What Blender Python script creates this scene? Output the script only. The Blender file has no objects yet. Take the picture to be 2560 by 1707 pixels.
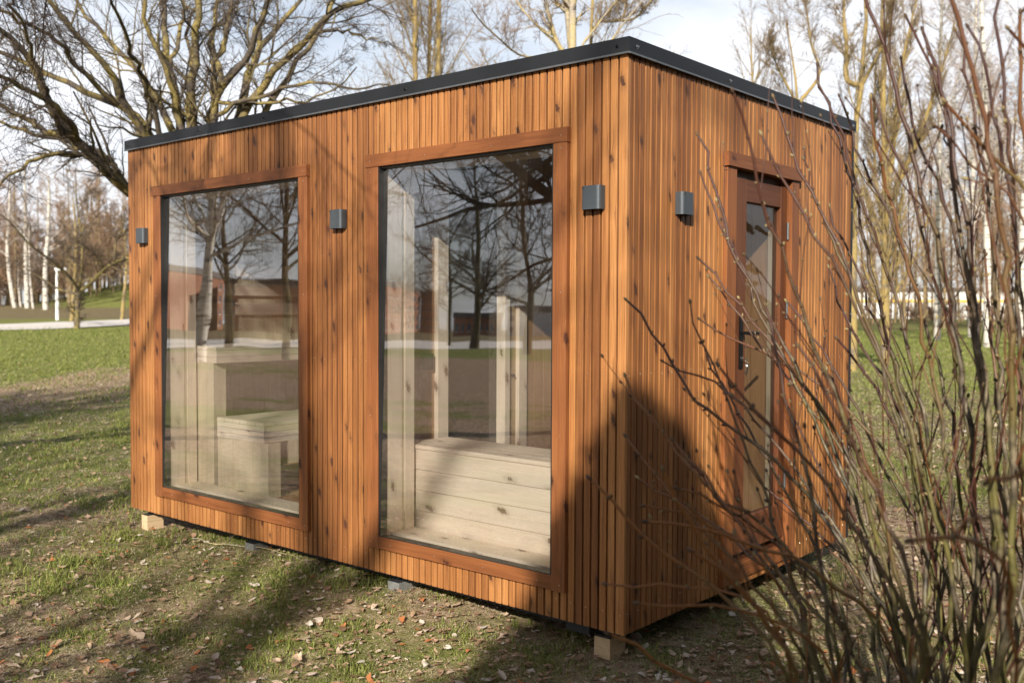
import bpy, math, random
import numpy as np
from math import radians as R
from mathutils import Vector, Matrix

sc = bpy.context.scene
rng = np.random.default_rng(7)
random.seed(7)

# ------------------------------------------------------------------ camera
CAM = np.array([2.32444, -3.45745, 1.38387])
YAW, PIT, ROL, FPX = 0.706318553, -0.0345131785, 0.003960, 2475.72
fwd = np.array([-math.sin(YAW)*math.cos(PIT), math.cos(YAW)*math.cos(PIT), math.sin(PIT)])
rgt0 = np.array([math.cos(YAW), math.sin(YAW), 0.0])
up0 = np.cross(rgt0, fwd)
rgt = rgt0*math.cos(ROL) + up0*math.sin(ROL)
upv = -rgt0*math.sin(ROL) + up0*math.cos(ROL)
cd = bpy.data.cameras.new('camera'); cam = bpy.data.objects.new('camera', cd)
sc.collection.objects.link(cam); sc.camera = cam
M = Matrix(((rgt[0], upv[0], -fwd[0], CAM[0]), (rgt[1], upv[1], -fwd[1], CAM[1]), (rgt[2], upv[2], -fwd[2], CAM[2]), (0, 0, 0, 1)))
cam.matrix_world = M
cd.sensor_width = 36; cd.lens = FPX*36/2560; cd.clip_start = 0.05; cd.clip_end = 4000
cd.dof.use_dof = True; cd.dof.focus_distance = 4.7; cd.dof.aperture_fstop = 3.2

# ------------------------------------------------------------------ light
SUN_AZ, SUN_EL = R(29), R(26)
sd = Vector((math.sin(SUN_AZ)*math.cos(SUN_EL), -math.cos(SUN_AZ)*math.cos(SUN_EL), math.sin(SUN_EL)))
sl = bpy.data.lights.new('sun', 'SUN'); sl.energy = 5.0; sl.angle = R(0.55); sl.color = (1.0, 0.93, 0.82)
so = bpy.data.objects.new('sun', sl); sc.collection.objects.link(so)
so.rotation_euler = sd.to_track_quat('Z', 'Y').to_euler()
w = bpy.data.worlds.new('World'); sc.world = w; w.use_nodes = True
nt = w.node_tree; N = nt.nodes; Lk = nt.links; N.clear()
out = N.new('ShaderNodeOutputWorld'); bg = N.new('ShaderNodeBackground'); bg.inputs['Strength'].default_value = 0.052
sky = N.new('ShaderNodeTexSky'); sky.sky_type = 'NISHITA'; sky.sun_disc = False
sky.sun_elevation = SUN_EL; sky.sun_rotation = math.pi - SUN_AZ; sky.dust_density = 1.5; sky.air_density = 1.0
tc = N.new('ShaderNodeTexCoord'); sx = N.new('ShaderNodeSeparateXYZ'); Lk.new(tc.outputs['Generated'], sx.inputs[0])
mz = N.new('ShaderNodeMath'); mz.operation = 'MAXIMUM'; mz.inputs[1].default_value = 0.0; Lk.new(sx.outputs[2], mz.inputs[0])
az = N.new('ShaderNodeMath'); az.operation = 'ADD'; az.inputs[1].default_value = 0.22; Lk.new(mz.outputs[0], az.inputs[0])
dv = N.new('ShaderNodeVectorMath'); dv.operation = 'DIVIDE'; cb = N.new('ShaderNodeCombineXYZ')
for i in range(3): Lk.new(az.outputs[0], cb.inputs[i])
Lk.new(tc.outputs['Generated'], dv.inputs[0]); Lk.new(cb.outputs[0], dv.inputs[1])
nz = N.new('ShaderNodeTexNoise'); nz.inputs['Scale'].default_value = 1.3; nz.inputs['Detail'].default_value = 7; nz.inputs['Roughness'].default_value = 0.55
nz.inputs['Distortion'].default_value = 0.5; Lk.new(dv.outputs[0], nz.inputs['Vector'])
cr = N.new('ShaderNodeValToRGB'); cr.color_ramp.elements[0].position = 0.36; cr.color_ramp.elements[1].position = 0.60
cr.color_ramp.elements[0].color = (0.30, 0.30, 0.30, 1); cr.color_ramp.elements[1].color = (0.97, 0.97, 0.97, 1)
Lk.new(nz.outputs['Fac'], cr.inputs[0])
mx = N.new('ShaderNodeMix'); mx.data_type = 'RGBA'
zr = N.new('ShaderNodeMapRange'); zr.inputs['From Min'].default_value = .36; zr.inputs['From Max'].default_value = .55; zr.inputs['To Min'].default_value = 1.0; zr.inputs['To Max'].default_value = .08
Lk.new(sx.outputs[2], zr.inputs['Value']); zm = N.new('ShaderNodeMath'); zm.operation = 'MULTIPLY'; Lk.new(cr.outputs[0], zm.inputs[0]); Lk.new(zr.outputs[0], zm.inputs[1]); 
vd = N.new('ShaderNodeVectorMath'); vd.operation = 'DOT_PRODUCT'; vd.inputs[1].default_value = (-.648, .761, 0); Lk.new(tc.outputs['Generated'], vd.inputs[0])
ar = N.new('ShaderNodeMapRange'); ar.inputs['From Min'].default_value = -.35; ar.inputs['From Max'].default_value = .45; ar.inputs['To Min'].default_value = .62; Lk.new(vd.outputs['Value'], ar.inputs['Value'])
zn = N.new('ShaderNodeMath'); zn.operation = 'MULTIPLY'; Lk.new(zm.outputs[0], zn.inputs[0]); Lk.new(ar.outputs[0], zn.inputs[1]); Lk.new(zn.outputs[0], mx.inputs['Factor'])
hs = N.new('ShaderNodeHueSaturation'); hs.inputs['Saturation'].default_value = 0.75; hs.inputs['Value'].default_value = 1.6
Lk.new(sky.outputs[0], hs.inputs['Color']); Lk.new(hs.outputs[0], mx.inputs['A']); mx.inputs['B'].default_value = (13.2, 13.5, 14.3, 1)
Lk.new(mx.outputs['Result'], bg.inputs['Color']); Lk.new(bg.outputs[0], out.inputs['Surface'])
sc.view_settings.view_transform = 'Standard'; sc.view_settings.look = 'None'; sc.view_settings.gamma = 1
sc.view_settings.exposure = 0.72
sc.render.engine = 'CYCLES'
sc.cycles.caustics_reflective = False; sc.cycles.caustics_refractive = False
sc.cycles.max_bounces = 8; sc.cycles.transparent_max_bounces = 16; sc.cycles.diffuse_bounces = 4

# ------------------------------------------------------------------ pixel helpers (photo pixels -> world points)
def ray(u, v): return fwd*FPX + rgt*(u-1280) - upv*(v-853.5)
def at(u, v, D):                       # point at horizontal distance D along a pixel's ray
    d = ray(u, v); return CAM + d*(D/math.hypot(d[0], d[1]))
CMIR = np.array([CAM[0], -CAM[1], CAM[2]])
def refl(u, v, D):                     # where something seen mirrored in the window panes really stands
    d = ray(u, v-70); d = np.array([d[0], -d[1], d[2]]); return CMIR + d*(D/math.hypot(d[0], d[1]))

# ------------------------------------------------------------------ terrain
GZ = -0.15
def sstep(a, b, x): t = np.clip((x-a)/(b-a), 0, 1); return t*t*(3-2*t)
def vnoise(x, y, s=1.0, ph=0.0):
    x = x/s+ph; y = y/s-ph*1.7
    return (np.sin(x*1.3+np.sin(y*1.7+ph))+np.sin(y*1.9+1.3+np.sin(x*1.1))+np.sin((x+y)*0.9+2.1)+np.sin((x-y)*2.3+ph)*.5)/3.5
def theta(x, y):
    dx = x-CAM[0]; dy = y-CAM[1]
    return np.arctan2(dx*rgt0[0]+dy*rgt0[1], -dx*math.sin(YAW)+dy*math.cos(YAW))
def gz(x, y):
    x = np.asarray(x, float); y = np.asarray(y, float)
    r = np.hypot(x-CAM[0], y-CAM[1]); th = np.degrees(theta(x, y))
    wl = (1-sstep(-12, -5, th))*sstep(-80, -60, th)
    z = GZ + 0.02*vnoise(x, y, 1.1)*sstep(0.5, 6, np.abs(x+2)+np.abs(y-1)-2.2) + 0.05*vnoise(x, y, 6)*sstep(8, 18, r)
    z = z + .062*np.exp(-(np.maximum(np.abs(x+2.1)-.55, 0)/.45)**2-((y-.1)/.5)**2)
    z = z + wl*(sstep(66, 86, r)*0.45 + sstep(86, 130, r)*0.95)
    z = z + 3.4*np.exp(-((th+20.8)/3.6)**2)*sstep(105, 155, r)*sstep(-60, -40, th)
    return z
def ghit(u, v, mirrored=False):
    o = CMIR if mirrored else CAM
    d = ray(u, v-70) if mirrored else ray(u, v)
    if mirrored: d = np.array([d[0], -d[1], d[2]])
    d = d/math.hypot(d[0], d[1]); lo = 0.5; hi = 400
    for t in np.geomspace(1, 400, 600):
        p = o+d*t
        if p[2] < gz(p[0], p[1]): break
    return p

# ------------------------------------------------------------------ object helpers
def link(o, parent=None):
    sc.collection.objects.link(o)
    if parent is not None: o.parent = parent
    return o
def tag(o, label=None, cat=None, group=None, kind=None):
    if label: o['label'] = label
    if cat: o['category'] = cat
    if group: o['group'] = group
    if kind: o['kind'] = kind
    return o
def empty(name, loc=(0, 0, 0)):
    o = bpy.data.objects.new(name, None); o.location = loc; o.empty_display_size = .2; return link(o)
def pyramesh(name, verts, faces_flat, loops_per, mats, parent=None, smooth=False, attrs=None, matidx=None):
    """fast mesh from numpy: faces_flat = flat vertex indices, loops_per = verts per face (array)"""
    me = bpy.data.meshes.new(name)
    nv = len(verts); nf = len(loops_per); nl = len(faces_flat)
    me.vertices.add(nv); me.vertices.foreach_set('co', np.asarray(verts, np.float32).ravel())
    me.loops.add(nl); me.loops.foreach_set('vertex_index', np.asarray(faces_flat, np.int32))
    me.polygons.add(nf)
    st = np.concatenate([[0], np.cumsum(loops_per)[:-1]]).astype(np.int32)
    me.polygons.foreach_set('loop_start', st)
    me.polygons.foreach_set('use_smooth', np.full(nf, bool(smooth)))
    for m in (mats if isinstance(mats, (list, tuple)) else [mats]): me.materials.append(m)
    if matidx is not None: me.polygons.foreach_set('material_index', np.asarray(matidx, np.int32))
    me.update(calc_edges=True)
    for k, a in (attrs or {}).items():
        a = np.asarray(a, np.float32)
        if a.ndim == 1:
            t = me.attributes.new(k, 'FLOAT', 'POINT'); t.data.foreach_set('value', a)
        else:
            t = me.attributes.new(k, 'FLOAT_VECTOR', 'POINT'); t.data.foreach_set('vector', a.ravel())
    o = bpy.data.objects.new(name, me)
    return link(o, parent)

class MB:
    """mesh builder with a grain coordinate (across, along, seed) and a tone per vertex"""
    def __init__(s): s.v = []; s.f = []; s.g = []; s.t = []; s.mi = []
    def face(s, idx, mi=0): s.f.append(idx); s.mi.append(mi)
    def prism(s, pts, axis, a, b, seed=None, tone=None, mi=0, caps=True, goff=(0, 0)):
        """extrude 2D outline pts (pairs in the two other axes, in order) along axis from a to b; grain runs along axis"""
        if seed is None: seed = random.random()*20
        if tone is None: tone = random.random()
        n = len(pts); b0 = len(s.v)
        for c in (a, b):
            for (p, q) in pts:
                co = {'x': (c, p, q), 'y': (p, c, q), 'z': (p, q, c)}[axis]
                s.v.append(co); s.g.append((p+q+goff[0], c+goff[1], seed)); s.t.append(tone)
        area = sum(pts[i][0]*pts[(i+1) % n][1]-pts[(i+1) % n][0]*pts[i][1] for i in range(n))
        flip = (area < 0) ^ (axis == 'y') ^ (b < a)
        for i in range(n):
            j = (i+1) % n; q = [b0+i, b0+j, b0+n+j, b0+n+i]
            s.face(q[::-1] if flip else q, mi)
        if caps:
            c0 = [b0+i for i in range(n)]; c1 = [b0+n+i for i in range(n)]
            s.face(c0 if flip else c0[::-1], mi); s.face(c1[::-1] if flip else c1, mi)
    def box(s, x0, x1, y0, y1, z0, z1, axis='z', c=0.0, seed=None, tone=None, mi=0, goff=(0, 0)):
        r = {'x': (y0, y1, z0, z1), 'y': (x0, x1, z0, z1), 'z': (x0, x1, y0, y1)}[axis]
        a, b = {'x': (x0, x1), 'y': (y0, y1), 'z': (z0, z1)}[axis]
        p0, p1, q0, q1 = r
        if c > 0:
            pts = [(p0+c, q0), (p1-c, q0), (p1, q0+c), (p1, q1-c), (p1-c, q1), (p0+c, q1), (p0, q1-c), (p0, q0+c)]
        else: pts = [(p0, q0), (p1, q0), (p1, q1), (p0, q1)]
        s.prism(pts, axis, a, b, seed, tone, mi, goff=goff)
    def dot(s, p, nrm, r, mi=0, h=0.002, n=8):
        nrm = np.array(nrm, float); a = np.cross(nrm, [0, 0, 1.0]) if abs(nrm[2]) < .9 else np.array([1., 0, 0]); b = np.cross(nrm, a)
        b0 = len(s.v); p = np.array(p)
        for rr, hh in ((r, 0), (r*.8, h)):
            for k in range(n):
                q = p+nrm*hh+(a*math.cos(6.2832*k/n)+b*math.sin(6.2832*k/n))*rr
                s.v.append(tuple(q)); s.g.append((0, 0, 0)); s.t.append(.5)
        for k in range(n): s.face([b0+k, b0+(k+1) % n, b0+n+(k+1) % n, b0+n+k], mi)
        s.face([b0+n+k for k in range(n)], mi)
    def build(s, name, mats, parent=None, smooth=False):
        ff = [i for f in s.f for i in f]
        return pyramesh(name, s.v, ff, [len(f) for f in s.f], mats, parent, smooth, dict(gc=np.array(s.g), tone=np.array(s.t)), s.mi)

# ------------------------------------------------------------------ materials
def newmat(name):
    m = bpy.data.materials.new(name); m.use_nodes = True; t = m.node_tree
    b = t.nodes.get('Principled BSDF'); return m, t, b
def nd(t, typ, **kw):
    n = t.nodes.new(typ)
    for k, v in kw.items():
        if k.startswith('i_'): n.inputs[int(k[2:]) if k[2:].isdigit() else k[2:].replace('_', ' ')].default_value = v
        else: setattr(n, k, v)
    return n
def ramp(t, src, stops, interp='LINEAR'):
    r = t.nodes.new('ShaderNodeValToRGB'); r.color_ramp.interpolation = interp
    e = r.color_ramp.elements
    while len(e) > 1: e.remove(e[-1])
    e[0].position = stops[0][0]; e[0].color = tuple(stops[0][1])+(1,) if not np.isscalar(stops[0][1]) else (stops[0][1],)*3+(1,)
    for p, c in stops[1:]:
        x = e.new(p); x.color = tuple(c)+(1,) if not np.isscalar(c) else (c,)*3+(1,)
    t.links.new(src, r.inputs[0]); return r.outputs[0]
def mixc(t, f, a, b, mode='MIX'):
    m = t.nodes.new('ShaderNodeMix'); m.data_type = 'RGBA'; m.blend_type = mode
    for k, x in (('Factor', f), ('A', a), ('B', b)):
        s = m.inputs[k] if k != 'Factor' else m.inputs[0]
        if k == 'A': s = m.inputs[6]
        if k == 'B': s = m.inputs[7]
        if hasattr(x, 'links'): t.links.new(x, s)
        elif np.isscalar(x): s.default_value = x if k == 'Factor' else (x, x, x, 1)
        else: s.default_value = tuple(x)+(1,) if len(x) == 3 else x
    return m.outputs[2]
def math_(t, op, a, b=None, clamp=False):
    m = t.nodes.new('ShaderNodeMath'); m.operation = op; m.use_clamp = clamp
    for i, x in enumerate((a, b)):
        if x is None: continue
        if hasattr(x, 'links'): t.links.new(x, m.inputs[i])
        else: m.inputs[i].default_value = x
    return m.outputs[0]
def bump(t, b, h, strength=.3, dist=.01):
    n = t.nodes.new('ShaderNodeBump'); n.inputs['Strength'].default_value = strength; n.inputs['Distance'].default_value = dist
    t.links.new(h, n.inputs['Height']); t.links.new(n.outputs[0], b.inputs['Normal'])

def wood(name, light, mid, dark, knot, grainmix=.8, rough=.5, kden=.14, kr=.10, bmp=.35, tonevar=.35, weather=None):
    m, t, b = newmat(name); L = t.links
    g = nd(t, 'ShaderNodeAttribute', attribute_name='gc'); tn = nd(t, 'ShaderNodeAttribute', attribute_name='tone')
    # knots
    sg = nd(t, 'ShaderNodeSeparateXYZ'); L.new(g.outputs['Vector'], sg.inputs[0]); cg = nd(t, 'ShaderNodeCombineXYZ')
    L.new(sg.outputs[0], cg.inputs[0]); L.new(math_(t, 'ADD', sg.outputs[1], math_(t, 'MULTIPLY', sg.outputs[0], .75)), cg.inputs[1]); L.new(sg.outputs[2], cg.inputs[2])
    mp = nd(t, 'ShaderNodeMapping'); mp.inputs['Scale'].default_value = (1/kden, 1/(kden*1.9), 1.37); L.new(cg.outputs[0], mp.inputs[0])
    vo = nd(t, 'ShaderNodeTexVoronoi', voronoi_dimensions='3D', feature='F1'); vo.inputs['Scale'].default_value = 1; L.new(mp.outputs[0], vo.inputs['Vector'])
    # noise displaced distance
    n0 = nd(t, 'ShaderNodeTexNoise', i_Scale=70.0, i_Detail=3.0); L.new(g.outputs['Vector'], n0.inputs['Vector'])
    dist = math_(t, 'ADD', vo.outputs['Distance'], math_(t, 'MULTIPLY', math_(t, 'SUBTRACT', n0.outputs['Fac'], .5), .22))
    # grain
    sp = nd(t, 'ShaderNodeSeparateXYZ'); L.new(g.outputs['Vector'], sp.inputs[0])
    warp = math_(t, 'MULTIPLY', ramp(t, dist, [(0.0, 1.0), (.12, .55), (.45, 0.0)]), .012)
    ax = math_(t, 'ADD', sp.outputs[0], warp)
    cb = nd(t, 'ShaderNodeCombineXYZ'); L.new(math_(t, 'MULTIPLY', ax, 210), cb.inputs[0]); L.new(math_(t, 'MULTIPLY', sp.outputs[1], 3.2), cb.inputs[1]); L.new(sp.outputs[2], cb.inputs[2])
    n1 = nd(t, 'ShaderNodeTexNoise', i_Scale=1.0, i_Detail=4.0, i_Roughness=.6); L.new(cb.outputs[0], n1.inputs['Vector'])
    cb2 = nd(t, 'ShaderNodeCombineXYZ'); L.new(math_(t, 'MULTIPLY', ax, 34), cb2.inputs[0]); L.new(math_(t, 'MULTIPLY', sp.outputs[1], 1.1), cb2.inputs[1]); L.new(math_(t, 'MULTIPLY', sp.outputs[2], 3.1), cb2.inputs[2])
    n2 = nd(t, 'ShaderNodeTexNoise', i_Scale=1.0, i_Detail=3.0); L.new(cb2.outputs[0], n2.inputs['Vector'])
    gr = math_(t, 'ADD', math_(t, 'MULTIPLY', n1.outputs['Fac'], .62), math_(t, 'MULTIPLY', n2.outputs['Fac'], .5))
    gr = math_(t, 'ADD', gr, math_(t, 'MULTIPLY', math_(t, 'SUBTRACT', tn.outputs['Fac'], .5), tonevar))
    col = ramp(t, gr, [(.30, light), (.52, mid), (.78, dark)])
    base = mixc(t, 1-grainmix, col, mid)
    # darker streaks
    st = ramp(t, n1.outputs['Fac'], [(.56, 0.0), (.68, .8)])
    base = mixc(t, math_(t, 'MULTIPLY', st, grainmix), base, dark)
    kf = ramp(t, dist, [(kr*.55, .95), (kr*.8, .8), (kr*.95, .35), (kr*1.5, .14), (kr*2.2, 0.0)])
    base = mixc(t, kf, base, knot)
    L.new(base, b.inputs['Base Color']); b.inputs['Roughness'].default_value = rough
    b.inputs['Specular IOR Level'].default_value = .35
    bump(t, b, n1.outputs['Fac'], bmp, .0012)
    return m
W_CLAD = wood('oiled_cladding_wood', (.475, .224, .077), (.315, .129, .040), (.125, .043, .014), (.060, .024, .014), kden=.092, kr=.155, tonevar=.42)
W_TRIM = wood('red_brown_trim_wood', (.32, .128, .042), (.225, .080, .026), (.125, .040, .014), (.045, .015, .009), kden=.12, kr=.13, tonevar=.25)
W_DOOR_SHADE = wood('shade_dark_door_wood', (.19, .072, .027), (.125, .043, .017), (.06, .019, .009), (.04, .012, .006), kden=.4, kr=.05, tonevar=.2)  # brown wood darkened so the colour holds the shade of the door recess
W_PALE = wood('whitewashed_pine', (.93, .82, .70), (.88, .75, .61), (.72, .57, .43), (.22, .14, .09), grainmix=.55, kden=.12, kr=.14, tonevar=.10, bmp=.15)
W_PANEL = wood('pale_panelling', (.76, .67, .50), (.68, .58, .42), (.54, .44, .30), (.18, .12, .08), grainmix=.6, kden=.5, kr=.05, tonevar=.2, bmp=.15)
W_GROOVE_SHADE = wood('shade_dark_groove_wood', (.15, .055, .02), (.10, .034, .012), (.05, .016, .006), (.03, .01, .005), kr=.05)  # same boards as the slats, darkened to paint shade into the grooves
W_INNER = wood('warm_inner_boards', (.56, .34, .18), (.46, .265, .13), (.30, .16, .075), (.1, .05, .03), grainmix=.6, kden=.5, kr=.05, tonevar=.25, bmp=.15)
W_BLOCK = wood('raw_timber', (.62, .47, .30), (.52, .37, .22), (.36, .24, .13), (.16, .09, .05), kden=.3, kr=.06)

def simple(name, col, rough=.5, metal=0.0, noise=0.0, nscale=40, bs=0.0, spec=.5):
    m, t, b = newmat(name); b.inputs['Roughness'].default_value = rough; b.inputs['Metallic'].default_value = metal
    b.inputs['Specular IOR Level'].default_value = spec
    tc = nd(t, 'ShaderNodeTexCoord'); n = nd(t, 'ShaderNodeTexNoise', i_Scale=float(nscale), i_Detail=4.0); t.links.new(tc.outputs['Object'], n.inputs['Vector'])
    c2 = tuple(max(0, c*(1-noise)) for c in col); c1 = tuple(min(1, c*(1+noise)) for c in col)
    t.links.new(ramp(t, n.outputs['Fac'], [(.3, c2), (.7, c1)]), b.inputs['Base Color'])
    if bs: bump(t, b, n.outputs['Fac'], bs, .004)
    return m
M_FASCIA = simple('anthracite_sheet_metal', (.017, .019, .023), .5, .3, .25, 260, .15)
M_LIP = simple('sheet_edge', (.16, .17, .18), .35, .6, .1)
M_LAMP = simple('grey_lamp_paint', (.070, .082, .094), .40, .35, .08, 300, .05)
M_BLACK = simple('black_rubber', (.012, .011, .011), .5, 0, .2)
M_DARKB = simple('dark_membrane', (.018, .018, .020), .7, 0, .3)
M_STEEL = simple('bright_steel', (.62, .62, .62), .25, 1.0, .1)
M_BLKM = simple('black_handle_metal', (.012, .012, .013), .28, .5, .1)
M_CONC = simple('grey_concrete', (.15, .15, .14), .9, 0, .25, 60, .4)
M_INDARK = simple('dark_room_boards', (.20, .155, .11), .7, 0, .15)
M_DOTS = simple('nail_metal', (.75, .72, .66), .3, .9, .1)
def glassmat(name, k=2.4, add=.07, tint=(.93, .95, .93), wav=.05):
    m, t, b = newmat(name); t.nodes.remove(b); o = t.nodes['Material Output']
    tr = nd(t, 'ShaderNodeBsdfTransparent'); tr.inputs[0].default_value = tint+(1,)
    gl = nd(t, 'ShaderNodeBsdfGlossy'); gl.inputs['Roughness'].default_value = 0.0; gl.inputs['Color'].default_value = (.97, .98, 1, 1)
    fr = nd(t, 'ShaderNodeFresnel', i_IOR=1.52)
    tc = nd(t, 'ShaderNodeTexCoord'); n = nd(t, 'ShaderNodeTexNoise', i_Scale=2.2, i_Detail=1.0); t.links.new(tc.outputs['Object'], n.inputs['Vector'])
    bp = nd(t, 'ShaderNodeBump', i_Strength=wav, i_Distance=.02); t.links.new(n.outputs['Fac'], bp.inputs['Height']); t.links.new(bp.outputs[0], gl.inputs['Normal'])
    f = math_(t, 'ADD', math_(t, 'MULTIPLY', fr.outputs[0], k), add, True)
    mx = nd(t, 'ShaderNodeMixShader'); t.links.new(f, mx.inputs[0]); t.links.new(tr.outputs[0], mx.inputs[1]); t.links.new(gl.outputs[0], mx.inputs[2])
    # faint dust on the pane
    df = nd(t, 'ShaderNodeBsdfDiffuse'); df.inputs[0].default_value = (.6, .57, .5, 1)
    n2 = nd(t, 'ShaderNodeTexNoise', i_Scale=3.0, i_Detail=8.0, i_Roughness=.7); t.links.new(tc.outputs['Object'], n2.inputs['Vector'])
    f2 = ramp(t, n2.outputs['Fac'], [(.45, .006), (.62, .022), (.74, .07)])
    m2 = nd(t, 'ShaderNodeMixShader'); t.links.new(f2, m2.inputs[0]); t.links.new(mx.outputs[0], m2.inputs[1]); t.links.new(df.outputs[0], m2.inputs[2])
    t.links.new(m2.outputs[0], o.inputs['Surface']); return m
GLASS = glassmat('window_glass', 2.8, .145, (.99, 1, .99))
GLASS_IN = glassmat('inner_glass', 1.6, .0)
GLASS_DOOR = glassmat('door_glass', .8, .0, (.96, .95, .92))

def bark(name, base, lichen, lam=.5, scale=1.0, white=None, birch=False, twig=None):
    m, t, b = newmat(name); L = t.links; b.inputs['Roughness'].default_value = .85; b.inputs['Specular IOR Level'].default_value = .2
    tc = nd(t, 'ShaderNodeTexCoord'); geo = nd(t, 'ShaderNodeNewGeometry')
    n = nd(t, 'ShaderNodeTexNoise', i_Scale=3.0*scale, i_Detail=6.0, i_Roughness=.65); L.new(tc.outputs['Object'], n.inputs['Vector'])
    n2 = nd(t, 'ShaderNodeTexNoise', i_Scale=26.0*scale, i_Detail=4.0); L.new(tc.outputs['Object'], n2.inputs['Vector'])
    c0 = tuple(x*.55 for x in base)
    col = ramp(t, n2.outputs['Fac'], [(.35, c0), (.65, base)])
    f = ramp(t, n.outputs['Fac'], [(.5-lam*.25, 0.0), (.62-lam*.15, 1.0)])
    if birch:
        mp = nd(t, 'ShaderNodeMapping'); mp.inputs['Scale'].default_value = (1.0, 1.0, 6.0); L.new(tc.outputs['Object'], mp.inputs[0])
        n3 = nd(t, 'ShaderNodeTexNoise', i_Scale=1.6, i_Detail=5.0, i_Roughness=.7); L.new(mp.outputs[0], n3.inputs['Vector'])
        col = ramp(t, n3.outputs['Fac'], [(.40, (.05, .04, .035)), (.47, white), (.8, tuple(x*1.1 for x in white))])
    else: col = mixc(t, f, col, lichen)
    rd = nd(t, 'ShaderNodeAttribute', attribute_name='rad')
    tf = ramp(t, rd.outputs['Fac'], [(.0, 1.0), (.5, 0.0)])
    col = mixc(t, tf, col, twig if twig else base)
    L.new(col, b.inputs['Base Color']); bump(t, b, n2.outputs['Fac'], .6, .02); return m
B_BIG = bark('lichen_bark', (.105, .085, .067), (.23, .18, .065), .22, twig=(.075, .055, .045))
B_GOLD = bark('golden_lichen_bark', (.20, .16, .115), (.30, .22, .08), .5, twig=(.17, .12, .075))
B_PALE = bark('pale_bark', (.38, .33, .27), (.42, .34, .17), .35, twig=(.20, .13, .09))
B_BIRCH = bark('birch_bark', (.1, .08, .07), (.1, .1, .1), .1, white=(.52, .48, .42), birch=True, twig=(.19, .11, .085))
B_WOOD = bark('woodland_bark', (.17, .125, .09), (.26, .19, .09), .3, twig=(.30, .19, .125))
B_DARK = bark('dark_bark', (.06, .045, .035), (.10, .08, .03), .3, twig=(.045, .03, .024))

def leafmat(name, cols, rough=.6, transl=0.0):
    m, t, b = newmat(name); a = nd(t, 'ShaderNodeAttribute', attribute_name='tone')
    n = len(cols); t.links.new(ramp(t, a.outputs['Fac'], [(i/max(1, n-1), c) for i, c in enumerate(cols)]), b.inputs['Base Color'])
    b.inputs['Roughness'].default_value = rough; b.inputs['Specular IOR Level'].default_value = .25
    if transl:
        tr = nd(t, 'ShaderNodeBsdfTranslucent'); t.links.new(b.inputs['Base Color'].links[0].from_socket, tr.inputs[0])
        mx = nd(t, 'ShaderNodeMixShader'); mx.inputs[0].default_value = transl
        t.links.new(b.outputs[0], mx.inputs[1]); t.links.new(tr.outputs[0], mx.inputs[2]); t.links.new(mx.outputs[0], t.nodes['Material Output'].inputs['Surface'])
    return m
M_GRASS = leafmat('grass_blades', [(.115, .155, .033), (.19, .225, .050), (.28, .30, .078), (.38, .33, .15), (.50, .42, .25), (.60, .52, .35)], .55, .3)
M_LEAF = leafmat('dead_leaves', [(.14, .085, .05), (.27, .165, .10), (.38, .24, .15), (.46, .33, .22), (.54, .42, .31), (.62, .56, .48), (.42, .16, .06)], .7, .15)
M_BUD = leafmat('buds', [(.055, .03, .02), (.12, .075, .04), (.30, .24, .11)], .5)
M_CANE = None
exec_parts = []

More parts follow.
